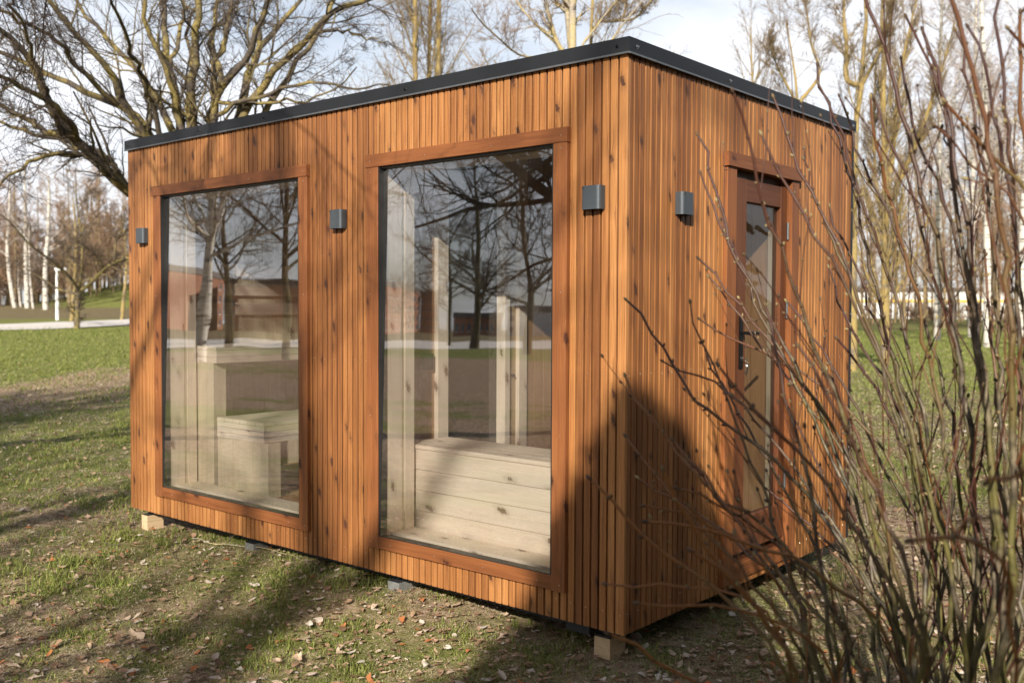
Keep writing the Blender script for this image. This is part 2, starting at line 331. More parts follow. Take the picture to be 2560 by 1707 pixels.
# ================================================================== CABIN
L_, W_, H_ = 4.07, 2.40, 2.50
cabin = tag(empty('timber_cabin', (0, 0, 0)), 'orange-brown flat-roofed sauna cabin clad in vertical timber slats, two tall windows', 'cabin')
PITCH, GAP, DEP = 0.0425, 0.0092, 0.016
FT = H_-0.052          # top of the slats under the fascia
def cladding(side, length, holes, name):
    m = MB(); n = int(round(length/PITCH)); p = length/n; seed = 0; bt = 0
    for i in range(n):
        if i % 3 == 0: seed = random.random()*40; bt = random.random()
        a = i*p + (GAP if i else 0); b = (i+1)*p
        if side == 'B': a, b = i*p+(0.018 if i == 0 else GAP), (i+1)*p
        dd = random.uniform(-.0008, .0008)
        tone = min(1, max(0, bt*.7+random.random()*.3))
        zs = [(0.0, FT, a, b)]
        for (h0, h1, z0, z1) in holes:
            if b > h0+.001 and a < h1-.001:
                nz_ = []
                for (q0, q1, aa, bb) in zs:
                    if q0 < z0: nz_.append((q0, min(q1, z0), aa, bb))
                    if q1 > z1: nz_.append((max(q0, z1), q1, aa, bb))
                    if a < h0-.002: nz_.append((z0, z1, a, h0))
                    if b > h1+.002: nz_.append((z0, z1, h1, b))
                zs = nz_
        for (z0, z1, a, b) in zs:
            c = .0016; zz0 = z0 + (random.uniform(-.001, .001) if z0 == 0 else 0)
            if side == 'A': pts = [(-b, DEP), (-b, c+dd), (-b+c, dd), (-a-c, dd), (-a, c+dd), (-a, DEP)]
            else: pts = [(-DEP, a), (-c+dd, a), (dd, a+c), (dd, b-c), (-c+dd, b), (-DEP, b)]
            m.prism(pts, 'z', zz0, z1, seed, tone, 0, goff=(0, 0))
            if z0 == 0 and i % 2 == 0 and z1 > .1:
                for zn in ((.085, 1.10) if z1 > 1.2 else (.085,)):
                    q = (a+b)/2+random.uniform(-.004, .004)
                    m.dot((-q, dd, zn+random.uniform(-.004, .004)) if side == 'A' else (dd, q, zn+random.uniform(-.004, .004)), (0, -1, 0) if side == 'A' else (1, 0, 0), .0022, 1, .0008)
    # backing board with the openings left free
    xs = sorted({0, length, *[h[0]+.02 for h in holes], *[h[1]-.02 for h in holes]})
    for k in range(len(xs)-1):
        a, b = xs[k], xs[k+1]; mid = (a+b)/2; segs = [(0.004, FT)]
        for (h0, h1, z0, z1) in holes:
            if h0 < mid < h1: segs = [(0.004, z0+.02), (z1-.02, FT)]
        for (z0, z1) in segs:
            if side == 'A': m.box(-b, -a-(.03 if a == 0 else 0), DEP, DEP+.05, z0, z1, 'z', 0, 3.3, 1.0, 2)
            else: m.box(-DEP-.05, -DEP, a+(.01 if a == 0 else 0), b, z0, z1, 'z', 0, 3.3, 1.0, 2)
    return m.build(name, [W_CLAD, M_DOTS, W_GROOVE_SHADE], cabin)
WINS = [(-3.715, -2.10), (-1.605, -0.298)]
ZB, ZT = 0.128, 2.162
cladding('A', L_, [(-b+.004, -a-.004, ZB+.004, ZT-.004) for a, b in WINS], 'slatted_wall')
DH = (.832, 1.632, .145, 2.128)
cladding('B', W_, [(DH[0]+.004, DH[1]-.004, .10, DH[3]-.004)], 'slatted_wall')

# plain back and far end walls, roof slab, floor
m = MB()
m.box(-L_, 0-.0, W_-.05, W_, .004, FT, 'z', 0, 1, .5)
m.build('back_wall', W_CLAD, cabin)
m = MB(); m.box(-L_, -L_+.05, .061, W_-.051, .004, FT, 'z', 0, 1, .5); m.build('end_wall', W_CLAD, cabin)
m = MB(); m.box(-L_+.01, -.01, .01, W_-.01, 2.38, H_-.012); m.build('roof', M_DARKB, cabin)
m = MB(); m.box(-L_+.06, -.06, .06, W_-.06, -.004, .06); m.box(-L_+.05, -.10, .10, .155, -.05, -.005); m.box(-L_+.05, -.06, W_-.12, W_-.07, -.05, -.012); m.box(-.15, -.10, .16, W_-.125, -.05, -.005)
m.build('base_frame', M_DARKB, cabin)

# fascia: folded sheet along both visible sides, joints and screws
def fascia(pts_side, length):
    m = MB(); o = .016; z0, z1 = H_-.060, H_+.001
    if pts_side == 'A':
        for a, b in ((-L_-o, -2.53), (-2.5285, o)):
            m.box(a, b, -o, -o+.004, z0, z1); m.box(a, b, -o+.004, .05, z1-.004, z1-.001)
            m.box(a, b, -o-.0035, -o+.004, z0-.008, z0-.0003, mi=1); m.box(a, b, -o+.0041, 0.02, z0-.004, z0-.0025, mi=0)
    elif pts_side == 'B':
        m.box(o-.004, o, -o+.0045, W_+o, z0, z1); m.box(-.05, o-.004, .051, W_+o, z1-.004, z1-.001)
        m.box(o-.004, o+.0035, -o+.0045, W_+o, z0-.008, z0-.0003, mi=1); m.box(-.02, o-.0041, .021, W_+o, z0-.004, z0-.0025, mi=0)
    elif pts_side == 'C': m.box(-L_-o, -L_-o+.004, -o+.0045, W_+o, z0, z1); m.box(-L_-o+.004, -L_+.05, .051, W_+o, z1-.004, z1-.001)
    else: m.box(-L_-o+.0045, o-.0045, W_+o-.004, W_+o, z0, z1); m.box(-L_+.05, -.05, W_-.05, W_+o-.0045, z1-.004, z1-.001)
    f = m.build('roof_fascia', [M_FASCIA, M_LIP], cabin)
    def screw(p, n):
        s = MB(); s.dot(p, n, .0085, 0, .0015, 10); s.dot(np.array(p)+np.array(n)*.0016, n, .0048, 0, .005, 6)
        s.build('screw', M_BLKM if n[1] < 0 else M_STEEL, f)
    if pts_side == 'A':
        for x in (-4.045, -3.17, -2.50, -1.32, -.045): screw((x, -o-.0002, H_-.032), (0, -1, 0))
    if pts_side == 'B':
        for y in (.045, .85, 1.63, 2.36): screw((o+.0002, y, H_-.032), (1, 0, 0))
for s_ in 'ABCD': fascia(s_, 0)
m = MB(); m.box(-.02, .008, W_-.012, W_+.004, 0.0, H_-.07); m.build('corner_profile', M_FASCIA, cabin)
for z in (2.1, 1.35, .55):
    m = MB(); m.dot((.0082, W_-.005, z), (1, 0, 0), .006, 0, .004); m.build('screw', M_STEEL, bpy.data.objects['corner_profile'])

# windows
def window(x0, x1):
    t = .022; wl, wr, wt, wb = .088, .076, .061, .066
    root = tag(bpy.data.objects.new('window', None)); link(root, cabin)
    m = MB(); m.box(x0-.006, x1+.004, -t-.004, .04, ZT-wt, ZT+.004, 'x', .0015, tone=.75); h = m.build('head_trim', W_TRIM, root)
    m = MB(); m.box(x0, x0+wl, -t, .04, ZB, ZT-wt-.0005, 'z', .0015, tone=.45); m.build('jamb_trim', W_TRIM, root)
    m = MB(); m.box(x1-wr, x1, -t, .04, ZB, ZT-wt-.0005, 'z', .0015, tone=.35); m.build('jamb_trim', W_TRIM, root)
    m = MB(); m.box(x0+wl+.0005, x1-wr-.0005, -t+.002, .04, ZB+.001, ZB+wb, 'x', .0015, tone=.7); s = m.build('sill_trim', W_TRIM, root)
    sp_ = [((px, -t-.0042, pz)) for (px, pz) in ((x0+.03, ZT-.03), (x1-.03, ZT-.03), ((x0*2+x1)/3, ZT-.035), ((x0+2*x1)/3, ZT-.035))]
    for pz in (ZT-.085, 1.45, .82, ZB+.03): sp_ += [(x0+.03, -t-.0002, pz), (x1-.03, -t-.0002, pz)]
    sp_ += [(x0+wl+(x1-wr-x0-wl)*q, -t+.0018, ZB+.03) for q in (.08, .36, .64, .93)]
    for p in sp_:
        m = MB(); m.dot(p, (0, -1, 0), .0024, 0, .0006); m.build('screw', M_DOTS, root)
    a, b, c, d = x0+wl, x1-wr, ZB+wb, ZT-wt
    m = MB(); g = .012
    g = .009; m.box(a+.0005, a+g, -.017, .034, c+.0005, d-.0005); m.box(b-g, b-.0005, -.017, .034, c+.0005, d-.0005)
    m.box(a+g, b-g, -.010, .034, d-g, d-.0005); m.box(a+g, b-g, -.017, .034, c+.0005, c+.004)
    m.build('gasket', M_BLACK, root)
    # pane, leaning back very slightly as fitted
    m = MB(); tl = .0145
    y0 = -.015; k = [(a, y0, c), (b, y0, c), (b, y0+tl*2, d), (a, y0+tl*2, d)]
    b0 = len(m.v)
    for p in k: m.v.append(p); m.g.append((0, 0, 0)); m.t.append(.5)
    m.face([b0, b0+1, b0+2, b0+3]); m.build('pane', GLASS, root)
    # white inner reveal boards, wall thickness .2
    m = MB(); yi = .235
    for (p, q) in ((.018, .145), (.147, yi)):
        m.box(a-.02, a+.004, p+.02, q, c-.02, d+.02, 'z', .001, tone=.3); m.box(b-.004, b+.02, p+.02, q, c-.02, d+.02, 'z', .001, tone=.4)
    m.box(a+.0045, b-.0045, .068, yi, c-.02, c+.006, 'x', .001, tone=.2); m.box(a+.0045, b-.0045, .068, yi, d-.006, d+.02, 'x', .001, tone=.4)
    m.build('inner_reveal', W_PALE, root)
    return root
for a, b in WINS: window(a, b)

# interior lining (part of the cabin): boarded walls, floor, ceiling
FZ = .165
def boards(m, plane, c, a0, a1, b0, b1, th=.012, w=.094, axis='z', tone0=.4, facing=1):
    """plane 'x' or 'y' at coordinate c; a = horizontal extent, b = vertical extent"""
    n = max(1, int(round((a1-a0)/w))) if axis == 'z' else max(1, int(round((b1-b0)/w)))
    for i in range(n):
        if axis == 'z': p, q, r, s = a0+(a1-a0)*i/n, a0+(a1-a0)*(i+1)/n-.002, b0, b1
        else: p, q, r, s = a0, a1, b0+(b1-b0)*i/n, b0+(b1-b0)*(i+1)/n-.002
        lo, hi = (c, c+th*facing) if facing > 0 else (c-th, c)
        tn = tone0+random.uniform(-.25, .25)
        if plane == 'y': m.box(p, q, lo, hi, r, s, axis if axis == 'z' else 'x', .0012, tone=tn)
        else: m.box(lo, hi, p, q, r, s, axis if axis == 'z' else 'y', .0012, tone=tn)
m = MB(); boards(m, 'y', 2.22, -3.93, -1.80, FZ, 2.34); m.box(-3.95, -1.7, 2.235, 2.30, FZ, 2.36, mi=1); m.build('inner_wall', [W_INNER, M_BLACK], cabin)
m = MB(); boards(m, 'x', -3.93, .236, 2.22, FZ, 2.34); m.box(-4.0, -3.932, .236, 2.22, FZ, 2.36, mi=1); m.build('inner_wall', [W_PANEL, M_BLACK], cabin)
m = MB(); boards(m, 'y', 2.22, -1.66, -.13, FZ, 2.34); m.box(-1.70, -.1, 2.235, 2.30, FZ, 2.36, mi=1); m.build('inner_wall', [W_INNER, M_BLACK], cabin)
m = MB(); boards(m, 'y', 1.62, -.62, -.131, FZ+.013, 2.338, th=.014, w=.12); m.box(-.62, -.131, 1.635, 1.66, FZ+.013, 2.338, mi=1); m.build('cupboard_side', [W_INNER, M_BLACK], cabin)
# inside faces of the two clad walls, round the windows and the door
m = MB()
for a, b in ((-3.93, WINS[0][0]+.088), (WINS[0][1]-.076, -1.80), (-1.67, WINS[1][0]+.088), (WINS[1][1]-.076, -.13)): m.box(a, b, .10, .236, FZ, 2.34, 'z', 0, tone=.4)
for a, b in WINS:
    m.box(a+.088, b-.076, .10, .2345, ZT-.04, 2.34, 'z', 0, tone=.4)
m.build('inner_wall', W_PANEL, cabin)
m = MB()
m.box(-.13, -.075, .2365, .93, FZ, 2.34, 'z', 0, tone=.4); m.box(-.13, -.075, 1.565, 2.22, FZ, 2.34, 'z', 0, tone=.4); m.box(-.13, -.075, .93, 1.565, 2.05, 2.34, 'z', 0, tone=.4)
m.build('inner_wall', W_PANEL, cabin)
m = MB(); m.box(-3.95, -.1, .10, 2.3, .061, FZ-.001, mi=1); boards(m, 'y', 0, 0, 0, 0, 0) if False else None
for i in range(18): m.box(-3.94, -.075, .237+i*.11, .237+i*.11+.107, FZ-.0005, FZ+.012, 'x', .001, tone=.5+random.uniform(-.2, .2))
m.build('floor', [W_INNER, M_BLACK], cabin)
m = MB(); m.box(-3.95, -.1, .062, 2.3, 2.34, 2.379); m.build('ceiling', W_INNER, cabin)

# partition between the sauna room and the dressing room
part = tag(bpy.data.objects.new('partition', None)); link(part, cabin)
m = MB()
boards(m, 'x', -1.68, .237, .555, FZ+.012, 2.34, tone0=.6, facing=-1); m.box(-1.80, -1.693, .237, .555, FZ+.012, 2.34)
boards(m, 'x', -1.68, 1.36, 2.22, FZ+.012, 2.34, tone0=.6, facing=-1); m.box(-1.80, -1.693, 1.36, 2.22, FZ+.012, 2.34)
m.build('boarding', W_INNER, part)
for (a, b, tn) in ((.556, .645, .1), (1.14, 1.19, .3), (1.275, 1.355, .2)):
    m = MB(); m.box(-1.79, -1.655, a, b, FZ+.012, 2.34, 'z', .003, tone=tn); m.build('post', W_PALE, part)
m = MB(); m.box(-1.76, -1.68, 1.191, 1.274, FZ+.012, 2.20, 'z', .003, tone=.8); m.dot((-1.679, 1.235, .96), (1, 0, 0), .012, 1, .02); m.build('door_frame', [W_BLOCK, M_STEEL], part)
m = MB(); m.box(-1.73, -1.722, .6455, 1.1395, FZ+.1, 2.25); m.build('pane', GLASS_IN, part)
m = MB(); m.box(-1.79, -1.66, .6455, 1.1395, FZ+.012, FZ+.099, 'y', .002, tone=.3); m.build('rail', W_PALE, part); m = MB(); m.box(-1.79, -1.66, .6455, 1.1395, 2.251, 2.34, 'y', .002, tone=.3); m.build('rail', W_PALE, part)
m = MB(); m.box(-1.6788, -1.655, .43, .525, 1.03, 1.12, c=.004); m.build('control_box', M_BLACK, cabin)

# dressing-room bench: boarded front, boarded top
def bench(name_parts, builder):
    r = tag(bpy.data.objects.new('bench', None)); link(r, cabin); builder(r); return r
def bench_dress(r):
    m = MB(); h = .62; n = 4; z0 = FZ+.013
    for i in range(n):
        a = z0+(h-z0)*i/n; b = z0+(h-z0)*(i+1)/n-.0022
        m.box(-1.62, -.14, .262, .284, a, b, 'x', .0013, tone=.30+random.uniform(-.2, .2))
    m.box(-1.62, -.14, .285, .30, z0, h-.01, mi=1)
    m.build('front_boards', [W_PALE, M_BLACK], r)
    m = MB()
    for i in range(4):
        a = .254+i*.088; m.box(-1.62, -.14, a, a+.0862, h, h+.022, 'x', .0015, tone=.5+random.uniform(-.2, .2))
    m.box(-1.61, -.15, .30, .58, h-.02, h-.001, mi=1)
    m.build('seat', [W_PALE, M_BLACK], r)
    m = MB(); m.box(-1.62, -1.60, .301, .60, z0, h-.021, 'z', .001); m.build('side_panel', W_PALE, r); m = MB(); m.box(-.16, -.14, .301, .60, z0, h-.021, 'z', .001); m.build('side_panel', W_PALE, r)
bench(None, bench_dress)
def bench_tier(x0, x1, ztop, fascia, panel_x1, y0=.245, y1=2.2, back=None):
    def f(r):
        m = MB()
        k = int(round((x1-x0)/.092))
        for i in range(k):
            a = x0+(x1-x0)*i/k; m.box(a, a+(x1-x0)/k-.004, y0, y1, ztop-.024, ztop, 'y', .0015, tone=.4+random.uniform(-.2, .2))
        m.build('seat', W_PALE, r)
        m = MB(); nb = 3 if fascia > .1 else 2
        for i in range(nb):
            a = ztop-.0245-fascia+fascia*i/nb; b = a+fascia/nb-.002
            m.box(x1-.024, x1, y0+.001, y1, a, b, 'y', .0012, tone=.4+random.uniform(-.2, .2))
            m.box(x0, x1-.0245, y0+.001, y0+.022, a, b, 'x', .0012, tone=.3+random.uniform(-.2, .2))
        m.build('fascia_boards', W_PALE, r)
        m = MB(); k = int(round((panel_x1-x0)/.085)); zt = ztop-.025-fascia
        for i in range(k):
            a = x0+(panel_x1-x0)*i/k; m.box(a, a+(panel_x1-x0)/k-.002, y0+.004, y0+.022, FZ+.0125, zt, 'z', .001, tone=.4+random.uniform(-.3, .3))
        m.box(panel_x1-.03, panel_x1-.002, y0+.0225, y0+.10, FZ+.0125, zt, 'z', .001, tone=.4)
        m.build('end_panel', W_PANEL, r)
    bench(None, f)
bench_tier(-3.917, -3.40, 1.115, .085, -3.44)
bench_tier(-3.395, -2.88, .652, .105, -2.84)
def lbench(r):
    m = MB()
    for i in range(5): m.box(-2.875, -2.05, 1.74+i*.094, 1.74+i*.094+.090, .628, .652, 'x', .0015, tone=.4)
    m.build('seat', W_PALE, r)
    m = MB()
    for i in range(3): m.box(-2.875, -2.05, 1.716, 1.739, .51+i*.039, .51+i*.039+.037, 'x', .001, tone=.3)
    for i in range(3): m.box(-2.049, -2.025, 1.716, 2.2, .51+i*.039, .51+i*.039+.037, 'y', .001, tone=.3)
    m.build('fascia_boards', W_PALE, r)
bench(None, lbench)
m = MB()
for i, z in enumerate((1.32, 1.46, 1.60)): m.box(-3.915, -3.893, .30, 2.15, z, z+.09, 'y', .002, tone=.4)
m.build('backrest', W_PALE, cabin)

# door with its trims
door = tag(bpy.data.objects.new('door', None)); link(door, cabin)
m = MB(); m.box(-.03, .030, DH[0]-.012, DH[1]+.006, DH[3]-.064, DH[3]+.004, 'y', .0015, tone=.8); m.build('head_trim', W_TRIM, door)
m = MB(); m.box(-.06, .018, DH[0], .925, .03, DH[3]-.0645, 'z', .0015, tone=.3); m.build('jamb_trim', W_TRIM, door)
m = MB(); m.box(-.06, .018, 1.545, DH[1], .03, DH[3]-.0645, 'z', .0015, tone=.5); m.build('jamb_trim', W_TRIM, door)
m = MB(); m.box(-.06, .016, .9255, 1.5445, .035, .115, 'y', .0015, tone=.8); m.build('sill_trim', W_TRIM, door)
m = MB(); m.box(-.10, -.061, .90, 1.57, .061, .150, 'y', .001); m.build('threshold', M_BLACK, door)
m = MB(); m.box(-.074, -.022, .9255, .9475, .151, 2.08, 'z', .001, tone=.6); m.box(-.074, -.053, .9476, .965, .151, 2.08, 'z', .001, tone=.6); m.box(-.074, -.053, 1.528, 1.5445, .151, 2.08, 'z', .001, tone=.6); m.box(-.074, -.032, .966, 1.527, 2.035, 2.08, 'y', .001); m.build('door_frame', W_DOOR_SHADE, door)
m = MB(); X0, X1 = -.052, -.010
m.box(X0, X1, .948, 1.083, .155, 2.03, 'z', .003, tone=.5); m.box(X0, X1, 1.468, 1.542, .155, 2.03, 'z', .003, tone=.4)
m.box(X0, X1-.001, 1.0835, 1.4675, 1.915, 2.029, 'y', .003, tone=.7); m.box(X0, X1-.001, 1.0835, 1.4675, .156, .33, 'y', .003, tone=.6)
m.build('door_leaf', W_DOOR_SHADE, door)
m = MB(); b0 = 0
for p in ((-.034, 1.0835, .33), (-.034, 1.4675, .33), (-.034, 1.4675, 1.915), (-.034, 1.0835, 1.915)): m.v.append(p); m.g.append((0, 0, 0)); m.t.append(.5)
m.face([0, 1, 2, 3]); m.build('pane', GLASS_DOOR, door)
m = MB(); m.box(X1, X1+.009, 1.010, 1.046, 1.085, 1.345, c=.003); m.build('lock_plate', M_BLKM, door)
m = MB(); m.box(X1+.009, X1+.05, 1.020, 1.036, 1.252, 1.268, c=.003); m.box(X1+.050, X1+.064, 1.020, 1.155, 1.250, 1.270, 'y', .004); m.build('door_handle', M_BLKM, door)
for z in (1.75, 1.33, .42):
    m = MB(); m.box(X1-.004, X1+.004, 1.5422, 1.5442, z, z+.09); m.prism([(X1+.009+.006*math.cos(k*.785), 1.537+.006*math.sin(k*.785)) for k in range(8)], 'z', z, z+.09); m.build('hinge', M_LIP, door)

# four wall lamps (grey rectangular up and down lights)
def lamp(side, c, label):
    w2, d, h, r = .05, .042, .10, .019; z0 = 1.80
    def prof(rr, inset):
        pts = [(-w2+inset, 0)]
        for k in range(7): a = math.pi-math.pi/2*k/6; pts.append((-w2+inset+rr+rr*math.cos(a), d-inset-rr+rr*math.sin(a)))
        for k in range(7): a = math.pi/2-math.pi/2*k/6; pts.append((w2-inset-rr+rr*math.cos(a), d-inset-rr+rr*math.sin(a)))
        return pts+[(w2-inset, 0)]
    root = tag(bpy.data.objects.new('wall_lamp', None)); link(root, cabin)
    root.location = (c, 0, z0) if side == 'A' else (0, c, z0); root.rotation_euler = (0, 0, 0 if side == 'A' else R(90))
    P = [(x, -y) for x, y in prof(r, 0)]; Q = [(x, -y) for x, y in prof(r-.003, .003)]
    m = MB(); n = len(P)
    for (z) in (0, h):
        for (x, y) in P: m.v.append((x, y, z)); m.g.append((0, 0, 0)); m.t.append(.5)
        for (x, y) in Q: m.v.append((x, y, z)); m.g.append((0, 0, 0)); m.t.append(.5)
    for i in range(n-1):
        m.face([i, i+1, 2*n+i+1, 2*n+i]); m.face([n+i+1, n+i, 3*n+i, 3*n+i+1]); m.face([i+1, i, n+i, n+i+1]); m.face([2*n+i, 2*n+i+1, 3*n+i+1, 3*n+i])
    m.build('housing', M_LAMP, root, smooth=False)
    m = MB(); m.box(-w2+.0045, w2-.0045, -d+.006, -.001, .012, .016); m.build('diffuser', M_BLACK, root); m = MB(); m.box(-w2+.0045, w2-.0045, -d+.006, -.001, h-.016, h-.012); m.build('diffuser', M_BLACK, root)
    m = MB(); m.box(-w2+.008, -w2+.020, -d-.0004, -d, h-.009, h-.006); m.box(-w2+.010, -w2+.013, -d-.0004, -d, h-.013, h-.010); m.build('maker_mark', M_BLACK, root)
    root['label'] = label
lamp('A', -3.862, 'grey wall lamp on the narrow slats left of the smaller window')
lamp('A', -1.838, 'grey wall lamp on the slats between the two windows')
lamp('A', -.160, 'grey wall lamp on the slats between the larger window and the corner')
lamp('B', .435, 'grey wall lamp beside the glazed door')

# keys hanging in the lock
keys = tag(empty('key_bunch', (X1+.009, 1.028, 1.135)), 'small bunch of bright keys hanging from the door lock', 'keys')
def keymesh(rot, ln, name):
    m = MB(); pr = [(.009*math.cos(k*.628), .009*math.sin(k*.628)) for k in range(10)]
    m.prism([(.012+0*p, p) for p in ()] or [(x, y) for x, y in pr], 'x', .014, .016)
    m.box(.0142, .0158, -.003, .003, -ln, -.008); m.box(.0142, .0158, .003, .006, -ln, -ln+.004); m.box(.0142, .0158, .003, .0055, -ln+.007, -ln+.011)
    o = m.build(name, M_STEEL, keys); return o
k0 = MB(); k0.box(0, .03, -.004, .004, -.0015, .0015); k0.prism([(.010*math.cos(k*.628), .010*math.sin(k*.628)) for k in range(10)], 'y', -.001, .001); o = k0.build('key', M_STEEL, keys); o.location = (.0, 0, 0)
for i, (a, ln) in enumerate(((-.35, .045), (.05, .05), (.4, .04))):
    o = keymesh(0, ln, 'key'); o.location = (.012+i*.002, .004+.006*i, -.036); o.rotation_euler = (a, .15*i, 0)
v = []; f = []; n = 20
for k in range(n):
    a = 6.2832*k/n
    for j in range(5):
        b = 6.2832*j/5; rr = .012+.0012*math.cos(b); v.append((.026+.0012*math.sin(b), rr*math.cos(a)+.004, -.016+rr*math.sin(a)))
        f += [k*5+j, k*5+(j+1) % 5, ((k+1) % n)*5+(j+1) % 5, ((k+1) % n)*5+j]
pyramesh('key_ring', v, f, [4]*(n*5), M_STEEL, keys, True)

# supports under the cabin
def block(name, x, y, wx, wy, zs, mat, label, cat, tone=.3, grp=None):
    r = tag(empty(name, (x, y, GZ-.03)), label, cat, grp)
    for (z0, z1, mt, nm) in zs:
        m = MB(); m.box(0, wx, 0, wy, z0-(GZ-.03), z1-(GZ-.03), 'y', .002, tone=tone); m.build(nm, mt, r)
    return r
G_ = 'supports under the cabin'
block('support_block', -.205, .075, .085, .12, [(GZ-.03, -.107, W_BLOCK, 'timber_offcut'), (-.106, -.062, W_BLOCK, 'timber_offcut'), (-.0615, -.0505, M_DARKB, 'packing_plate')], None, 'two stacked pale timber offcuts under the near corner of the cabin', 'support block', .3, G_)
block('support_block', -4.02, .05, .075, .12, [(GZ-.05, -.098, W_BLOCK, 'timber_offcut'), (-.097, -.052, W_BLOCK, 'timber_offcut'), (-.0515, -.0505, M_DARKB, 'packing_plate')], None, 'two pale timber offcuts in sun under the far left end of the cabin', 'support block', .2, G_)
block('support_block', -2.80, .05, .085, .15, [(GZ-.05, -.052, M_CONC, 'paver'), (-.0515, -.0505, M_DARKB, 'packing_plate')], None, 'grey concrete paver under the cabin below the smaller window', 'support block', .2, G_)
block('support_block', -1.52, .05, .085, .15, [(GZ-.05, -.052, M_CONC, 'paver'), (-.0515, -.0505, M_DARKB, 'packing_plate')], None, 'grey concrete paver under the cabin below the larger window', 'support block', .2, G_)
m = MB(); m.box(-.33, -.20, .03, .07, -.048, -.0125, c=.003); m.build('base_bracket', M_DARKB, cabin)

# ================================================================== GROUND
def litter(x, y):      # how much dead leaf cover
    a = ghit(0, 1000)[:2]; b = ghit(325, 935)[:2]; d = (b-a)/np.linalg.norm(b-a)
    q = (x-a[0])*-d[1]+(y-a[1])*d[0]
    band = np.exp(-((q+.6*vnoise(x, y, 1.5))/2.0)**2)*(1-sstep(0, 6, (x-b[0])*d[0]+(y-b[1])*d[1]))
    near = 1-sstep(5, 13, np.hypot(x+0.5, (y+2.5)*.8))
    rm = np.hypot(x-CMIR[0], y-CMIR[1]); back = sstep(6, 9, rm)*(1-sstep(44, 62, rm))*(1-sstep(-7, -4.5, y))*(.78+.35*vnoise(x, y, 4, 1.))
    right = np.exp(-(((x-1.5)/3.5)**2+((y-4.0)/4.5)**2))*.8
    return np.clip(np.maximum.reduce([band, near*.55, back, right])+.22*vnoise(x, y, .55), 0, 1)
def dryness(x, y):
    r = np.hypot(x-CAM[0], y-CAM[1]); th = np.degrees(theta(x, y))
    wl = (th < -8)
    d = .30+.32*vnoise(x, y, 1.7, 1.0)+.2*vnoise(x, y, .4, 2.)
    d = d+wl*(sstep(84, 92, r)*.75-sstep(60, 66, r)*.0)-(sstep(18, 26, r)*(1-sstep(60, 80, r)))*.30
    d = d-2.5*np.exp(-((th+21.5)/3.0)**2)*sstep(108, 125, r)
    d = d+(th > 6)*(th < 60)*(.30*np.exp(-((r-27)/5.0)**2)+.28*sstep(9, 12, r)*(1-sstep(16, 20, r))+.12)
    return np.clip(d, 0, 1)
rr = np.concatenate([np.geomspace(.4, 30, 150), np.linspace(30.5, 170, 150), np.geomspace(175, 3000, 40)])
nth = 480; tt = np.linspace(0, 2*math.pi, nth, endpoint=False)
RR, TT = np.meshgrid(rr, tt, indexing='ij')
X = CAM[0]+RR*np.sin(TT-YAW); Y = CAM[1]+RR*np.cos(TT-YAW)
# fine undulation close to the camera
Z = gz(X, Y)+.012*vnoise(X, Y, .16, 3.)*(RR < 14)
V = np.stack([X.ravel(), Y.ravel(), Z.ravel()], 1); V = np.vstack([V, [[CAM[0], CAM[1], GZ]]])
i, j = np.meshgrid(np.arange(len(rr)-1), np.arange(nth), indexing='ij'); j2 = (j+1) % nth
F = np.stack([i*nth+j, i*nth+j2, (i+1)*nth+j2, (i+1)*nth+j], -1).reshape(-1, 4)[:, ::-1]
tri = np.stack([np.full(nth, len(V)-1), np.arange(nth), (np.arange(nth)+1) % nth], 1)
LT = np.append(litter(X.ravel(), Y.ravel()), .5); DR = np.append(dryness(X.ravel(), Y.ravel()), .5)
mg, t, b = newmat('lawn_and_litter'); L = t.links
tc = nd(t, 'ShaderNodeTexCoord')
la = nd(t, 'ShaderNodeAttribute', attribute_name='litter'); da = nd(t, 'ShaderNodeAttribute', attribute_name='dry')
n1 = nd(t, 'ShaderNodeTexNoise', i_Scale=2.2, i_Detail=9.0, i_Roughness=.72); L.new(tc.outputs['Object'], n1.inputs['Vector'])
n2 = nd(t, 'ShaderNodeTexNoise', i_Scale=28.0, i_Detail=5.0, i_Roughness=.7); L.new(tc.outputs['Object'], n2.inputs['Vector'])
n3 = nd(t, 'ShaderNodeTexVoronoi', i_Scale=16.0); L.new(tc.outputs['Object'], n3.inputs['Vector'])
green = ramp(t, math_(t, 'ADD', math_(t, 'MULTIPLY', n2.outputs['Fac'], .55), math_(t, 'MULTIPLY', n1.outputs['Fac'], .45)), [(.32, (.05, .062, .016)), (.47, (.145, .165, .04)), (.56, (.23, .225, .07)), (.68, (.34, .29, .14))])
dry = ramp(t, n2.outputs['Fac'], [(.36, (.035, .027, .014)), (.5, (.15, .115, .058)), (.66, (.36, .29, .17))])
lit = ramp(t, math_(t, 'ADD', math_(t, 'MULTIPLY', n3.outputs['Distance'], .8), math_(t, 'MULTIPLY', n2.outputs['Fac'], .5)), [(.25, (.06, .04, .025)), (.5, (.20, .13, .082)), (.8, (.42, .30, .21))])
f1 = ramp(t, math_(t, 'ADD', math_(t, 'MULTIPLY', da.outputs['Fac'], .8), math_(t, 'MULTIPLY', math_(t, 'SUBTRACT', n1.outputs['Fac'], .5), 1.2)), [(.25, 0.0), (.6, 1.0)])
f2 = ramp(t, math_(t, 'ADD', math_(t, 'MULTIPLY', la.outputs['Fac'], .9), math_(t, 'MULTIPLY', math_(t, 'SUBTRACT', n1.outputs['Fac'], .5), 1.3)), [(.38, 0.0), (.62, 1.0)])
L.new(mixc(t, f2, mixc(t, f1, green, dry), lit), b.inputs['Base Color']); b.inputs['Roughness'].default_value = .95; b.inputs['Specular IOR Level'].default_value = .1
bump(t, b, n2.outputs['Fac'], .9, .03)
